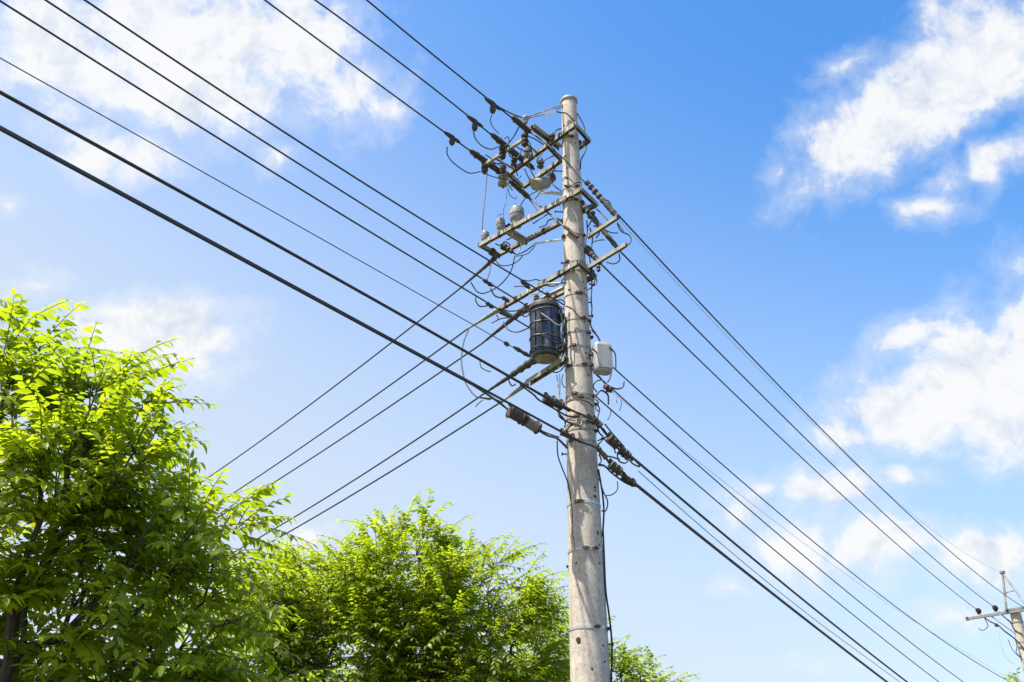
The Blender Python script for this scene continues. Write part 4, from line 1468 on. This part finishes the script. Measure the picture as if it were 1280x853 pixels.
b.bar(Vector(bc) - ux * hw - Vector((0, 0, .09)), Vector((PX, PYY, bc[2] - .09)), .04, .03)
b.build('bracket', M_BOLT, bx)
GB = 'leads round the white box'
jumper('dark conduit bowing round the right side of the white box', J(z3, [(995, 288), (1025, 320), (1031, 370), (1030, 415)]), 9.82, .009, M_BLACK, group=GB)
jumper('lead dropping from the conduit below the white box', J(z3, [(1008, 420), (1000, 460), (985, 485)]), 9.82, .008, group=GB)
jumper('hooked lead at the right below the white box', J(z3, [(1078, 482), (1070, 512), (1035, 522), (990, 505), (960, 480)]), 9.85, .010, M_BLACK, group=GB)
jumper('dark leaf shaped lead tail below the clamp under the white box', J(z3, [(920, 560), (945, 532), (970, 540), (988, 560), (990, 610)]), 9.8, .011, M_BLACK, group=GB)
jumper('short pale tail hanging below the box, inner', J(z3, [(1035, 568), (1037, 602)]), 9.85, .006, M_GREY, group=GB)
jumper('short tail hanging below the box, outer', J(z3, [(1060, 588), (1062, 615), (1052, 645)]), 9.85, .005, group=GB)
jumper('stray thin tail below the lower lines', J(z3, [(1004, 638), (1003, 655), (998, 675), (985, 697)]), 9.85, .005, group=GB)
jumper('dark coil of lead between the box and the pole', J(z3, [(905, 430), (935, 450), (950, 470), (920, 480), (905, 510), (925, 540)]), 9.82, .008, M_BLACK, group=GB)
jumper('second coil of lead at the pole below the box', J(z3, [(915, 580), (935, 600), (918, 630), (935, 650)]), 9.82, .007, group=GB)
jumper('lead falling from the box top to the pole', J(z3, [(895, 190), (930, 230), (945, 262)]), 9.85, .010, M_BLACK, group=GB)
o = thing('line_clamp', PY(*z3(988, 518), 9.8), 'knobbly dark clamp on the middle lower line under the white box', 'clamp')
MB().spindle(PY(*z3(965, 500), 9.76), PY(*z3(1010, 540), 9.82), [(0, .015), (.2, .04), (.4, .028), (.6, .045), (.8, .03), (1, .012)], 10).build('body', M_BOLT, o)

# ------------------------------------------------------------------ street side of the pole head
GE = 'dark covers on the street side of the pole head'
tapered('dead_end_sleeve', 'dark sleeve on the top line right of the pole head', PY(*z1(868, 575), 9.70), PY(*z1(1045, 775), 9.60), .030, .034, M_COVER, GE, .9, .22)
tapered('dead_end_sleeve', 'long dark sleeve crossing both street side arms', PY(*z1(835, 690), 9.95), PY(774, 313, 9.72), .040, .028, M_COVER, GE, .3, .15)
tapered('dead_end_sleeve', 'short dark sleeve at the lower street side arm beside the pole', PY(*z2(868, 320), 9.95), PY(*z2(945, 400), 9.78), .042, .026, M_COVER, GE, .4, .2)
tapered('dead_end_sleeve', 'dark bar across the pole face below the second crossarm', PY(*z2(745, 195), 9.86), PY(*z2(818, 255), 9.80), .022, .024, M_BOLT, GE, 0, .05)
o = thing('wire_connector', PY(*z1(880, 745), 9.9), 'knot of dark connectors beside the second crossarm at the right of the pole', 'connector')
b = MB()
for q in [(870, 740), (900, 750), (885, 770), (910, 780)]:
    c = PY(*z1(*q), 9.88)
    b.lathe(c - np.array([0, 0, .03]), [(.012, 0), (.03, .01), (.03, .04), (.015, .06)], axis=(.3, -.2, 1), n=8)
b.build('body', M_BOLT, o)
jumper('loop of lead from the upper street side arm tip, outermost', J(z2, [(1040, 178), (1060, 220), (1108, 245), (1116, 280), (1095, 302)]), [9.58, 9.55], .008, group=GE)
jumper('loop of lead under the lower street side arm', J(z2, [(980, 395), (1020, 404), (1052, 385), (1050, 345)]), [9.75, 9.65], .008, group=GE)
jumper('short lead pointing right from the upper street side arm', J(z2, [(972, 215), (1010, 230), (1045, 231)]), 9.65, .007, group=GE)
jumper('short lead pointing right between the street side arms', J(z2, [(895, 285), (935, 272), (968, 270)]), 9.8, .007, group=GE)
jumper('lead from the second crossarm out to the right top line', J(z1, [(900, 705), (940, 740), (985, 785)]), [9.9, 9.65], .008, group=GE)
jumper('small curl on the top line right of the pole head', J(z1, [(960, 672), (990, 680), (1010, 720), (1020, 745)]), 9.65, .008, group=GE)
jumper('thin tail after the right top line sleeve', J(z1, [(1040, 800), (1060, 830), (1075, 850)]), 9.58, .006, group=GE)
for k, (rows, lab) in enumerate([
    ([(868, 160), (872, 230), (862, 290), (880, 350), (893, 420), (915, 480), (900, 530), (872, 550)], 'dark lead snaking down the right edge between the street side arms'),
    ([(885, 200), (900, 260), (895, 320), (905, 360)], 'short dark lead at the right edge above the lower street side arm'),
    ([(893, 430), (897, 520), (893, 600), (897, 660), (890, 745), (915, 790), (940, 830)], 'dark lead hanging down the right edge towards the white box'),
    ([(910, 440), (905, 470), (925, 500), (910, 525), (880, 515)], 'small loop of lead below the lower street side arm'),
    ([(920, 260), (940, 230), (935, 200), (905, 190)], 'curl of lead behind the upper street side arm'),
    ([(880, 100), (900, 140), (885, 180), (870, 200)], 'dark curl at the right end of the second crossarm')]):
    jumper(lab, J(z2, rows), 9.9, .009, M_BLACK, group=GE)
o = thing('wire_connector', PY(*z2(935, 440), 9.78), 'small dark connector hanging below the lower street side arm', 'connector')
MB().lathe(PY(*z2(935, 448), 9.78), [(.012, 0), (.026, .015), (.02, .05), (.03, .06), (.012, .10)], n=8).build('body', M_BOLT, o)

# ------------------------------------------------------------------ bolts and U clips on the crossarms
for arm, A, B, n in ((ca, A1, A1L, 6), (ca, A1b, A1bL, 5), (ca2, A2, A2L, 7), (ca2, A2b, A2bL, 5), (ca3, A3, A3L, 6), (ca4, A4, A4L, 3)):
    dd = Vector(B - A).normalized()
    sd_ = Vector((0, 0, 1)).cross(dd).normalized()
    if sd_.y > 0:
        sd_ = -sd_
    for i in range(n):
        t = (i + .6 + .25 * sin(i * 5.1 + n)) / (n + .4)
        c = Vector(A + (B - A) * t)
        bb = MB().tube([c + Vector((0, 0, -.055)), c + Vector((0, 0, .055))], .008, 6)
        bb.lathe(c + Vector((0, 0, -.046)), [(.016, 0), (.016, .012)], n=6)
        bb.block(c + sd_ * .03, dd * .02, sd_ * .005, Vector((0, 0, .03)))
        bb.build('arm_bolt', M_BOLT if i % 3 else M_GALV, arm)

GZ = 'extra leads tangled between the crossarms'
for rows, sh, Y, lab, mt in [
    ([(300, 420), (330, 440), (350, 470), (385, 470), (410, 490)], z1, 10.45, 'dark lead drooping between the outer ends of the thin outer arm and top crossarm', M_WIRE),
    ([(405, 330), (425, 320), (432, 345), (415, 370), (395, 385)], z1, 10.2, 'dark curl beside the middle top line cover', M_WIRE),
    ([(440, 410), (455, 440), (450, 470), (470, 500), (480, 540)], z1, 10.3, 'crooked dark lead through the outer half of the top crossarm', M_BLACK),
    ([(500, 385), (520, 400), (555, 395), (560, 420), (540, 440)], z1, 10.2, 'small dark loop over the pale spool insulator', M_WIRE),
    ([(620, 410), (590, 450), (600, 470), (650, 440), (700, 420)], z1, 10.1, 'lead lying along the inner half of the top crossarm', M_BLACK),
    ([(560, 560), (600, 545), (640, 550), (662, 510), (655, 540)], z1, 10.2, 'lead arching over the drum fitting', M_WIRE),
    ([(500, 540), (470, 560), (440, 555), (430, 590), (452, 620)], z1, 10.5, 'dark lead curling under the outer channel of the top crossarm', M_BLACK),
    ([(740, 590), (770, 600), (800, 580), (835, 575), (838, 600)], z1, 9.75, 'dark lead wound on the pole above the second crossarm', M_BLACK),
    ([(700, 700), (735, 690), (760, 660), (800, 650)], z1, 9.74, 'thin brown lead lying over the second crossarm at the pole', M_BOLT),
    ([(610, 640), (650, 628), (690, 630), (715, 640)], z1, 10.1, 'pale twisted lead below the drum fitting', M_GREY),
    ([(565, 180), (610, 150), (650, 125)], z2, 10.3, 'dark straight lead under the second crossarm by the largest fuse', M_BLACK),
    ([(600, 200), (640, 185), (655, 160), (700, 150), (730, 165)], z2, 10.2, 'thin lead between the two channels of the second crossarm', M_WIRE),
    ([(420, 270), (450, 255), (465, 235), (440, 225)], z2, 10.8, 'dark lead curl under the mid sized fuse', M_WIRE),
    ([(355, 290), (380, 300), (410, 280), (440, 300)], z2, 10.8, 'dark lead crossing below the second crossarm near its tip', M_BLACK),
    ([(500, 290), (495, 315), (485, 345)], z2, 10.6, 'pale short lead hanging from the mounting plate', M_GREY),
    ([(545, 590), (560, 575), (590, 570), (625, 545)], z2, 10.2, 'pale lead arching above the transformer lid', M_GREY),
    ([(690, 610), (720, 605), (745, 620), (735, 660), (728, 720)], z2, 9.85, 'dark lead falling from the pole to the back of the transformer', M_BLACK),
    ([(520, 660), (505, 690), (530, 700), (545, 675), (520, 650)], z2, 10.3, 'dark tape coil on the knobbly sleeve', M_BOLT),
    ([(750, 640), (790, 660), (815, 690), (850, 720)], z2, 9.78, 'thin brown tie wire slanting over the pole beside the transformer', M_BOLT),
    ([(640, 410), (690, 430), (720, 420), (748, 390)], z3, 9.85, 'dark lead under the transformer bracket', M_BLACK),
    ([(720, 620), (715, 660), (740, 690), (748, 720), (742, 740)], z3, 9.76, 'rusty tie hanging between the two cable splices at the pole', M_BOLT),
    ([(755, 690), (790, 700), (830, 690), (838, 720), (800, 735)], z3, 9.74, 'pale tie wrapped on the pole between the two cables', M_GREY),
    ([(925, 600), (940, 640), (930, 690), (955, 720)], z3, 9.8, 'dark lead at the pole edge above the right hand splices', M_BLACK),
    ([(690, 300), (715, 330), (750, 360), (760, 390)], z4, 9.8, 'dark strand between the first upper and first lower splice', M_BLACK)]:
    jumper(lab, J(sh, rows), Y, .008, mt, group=GZ)
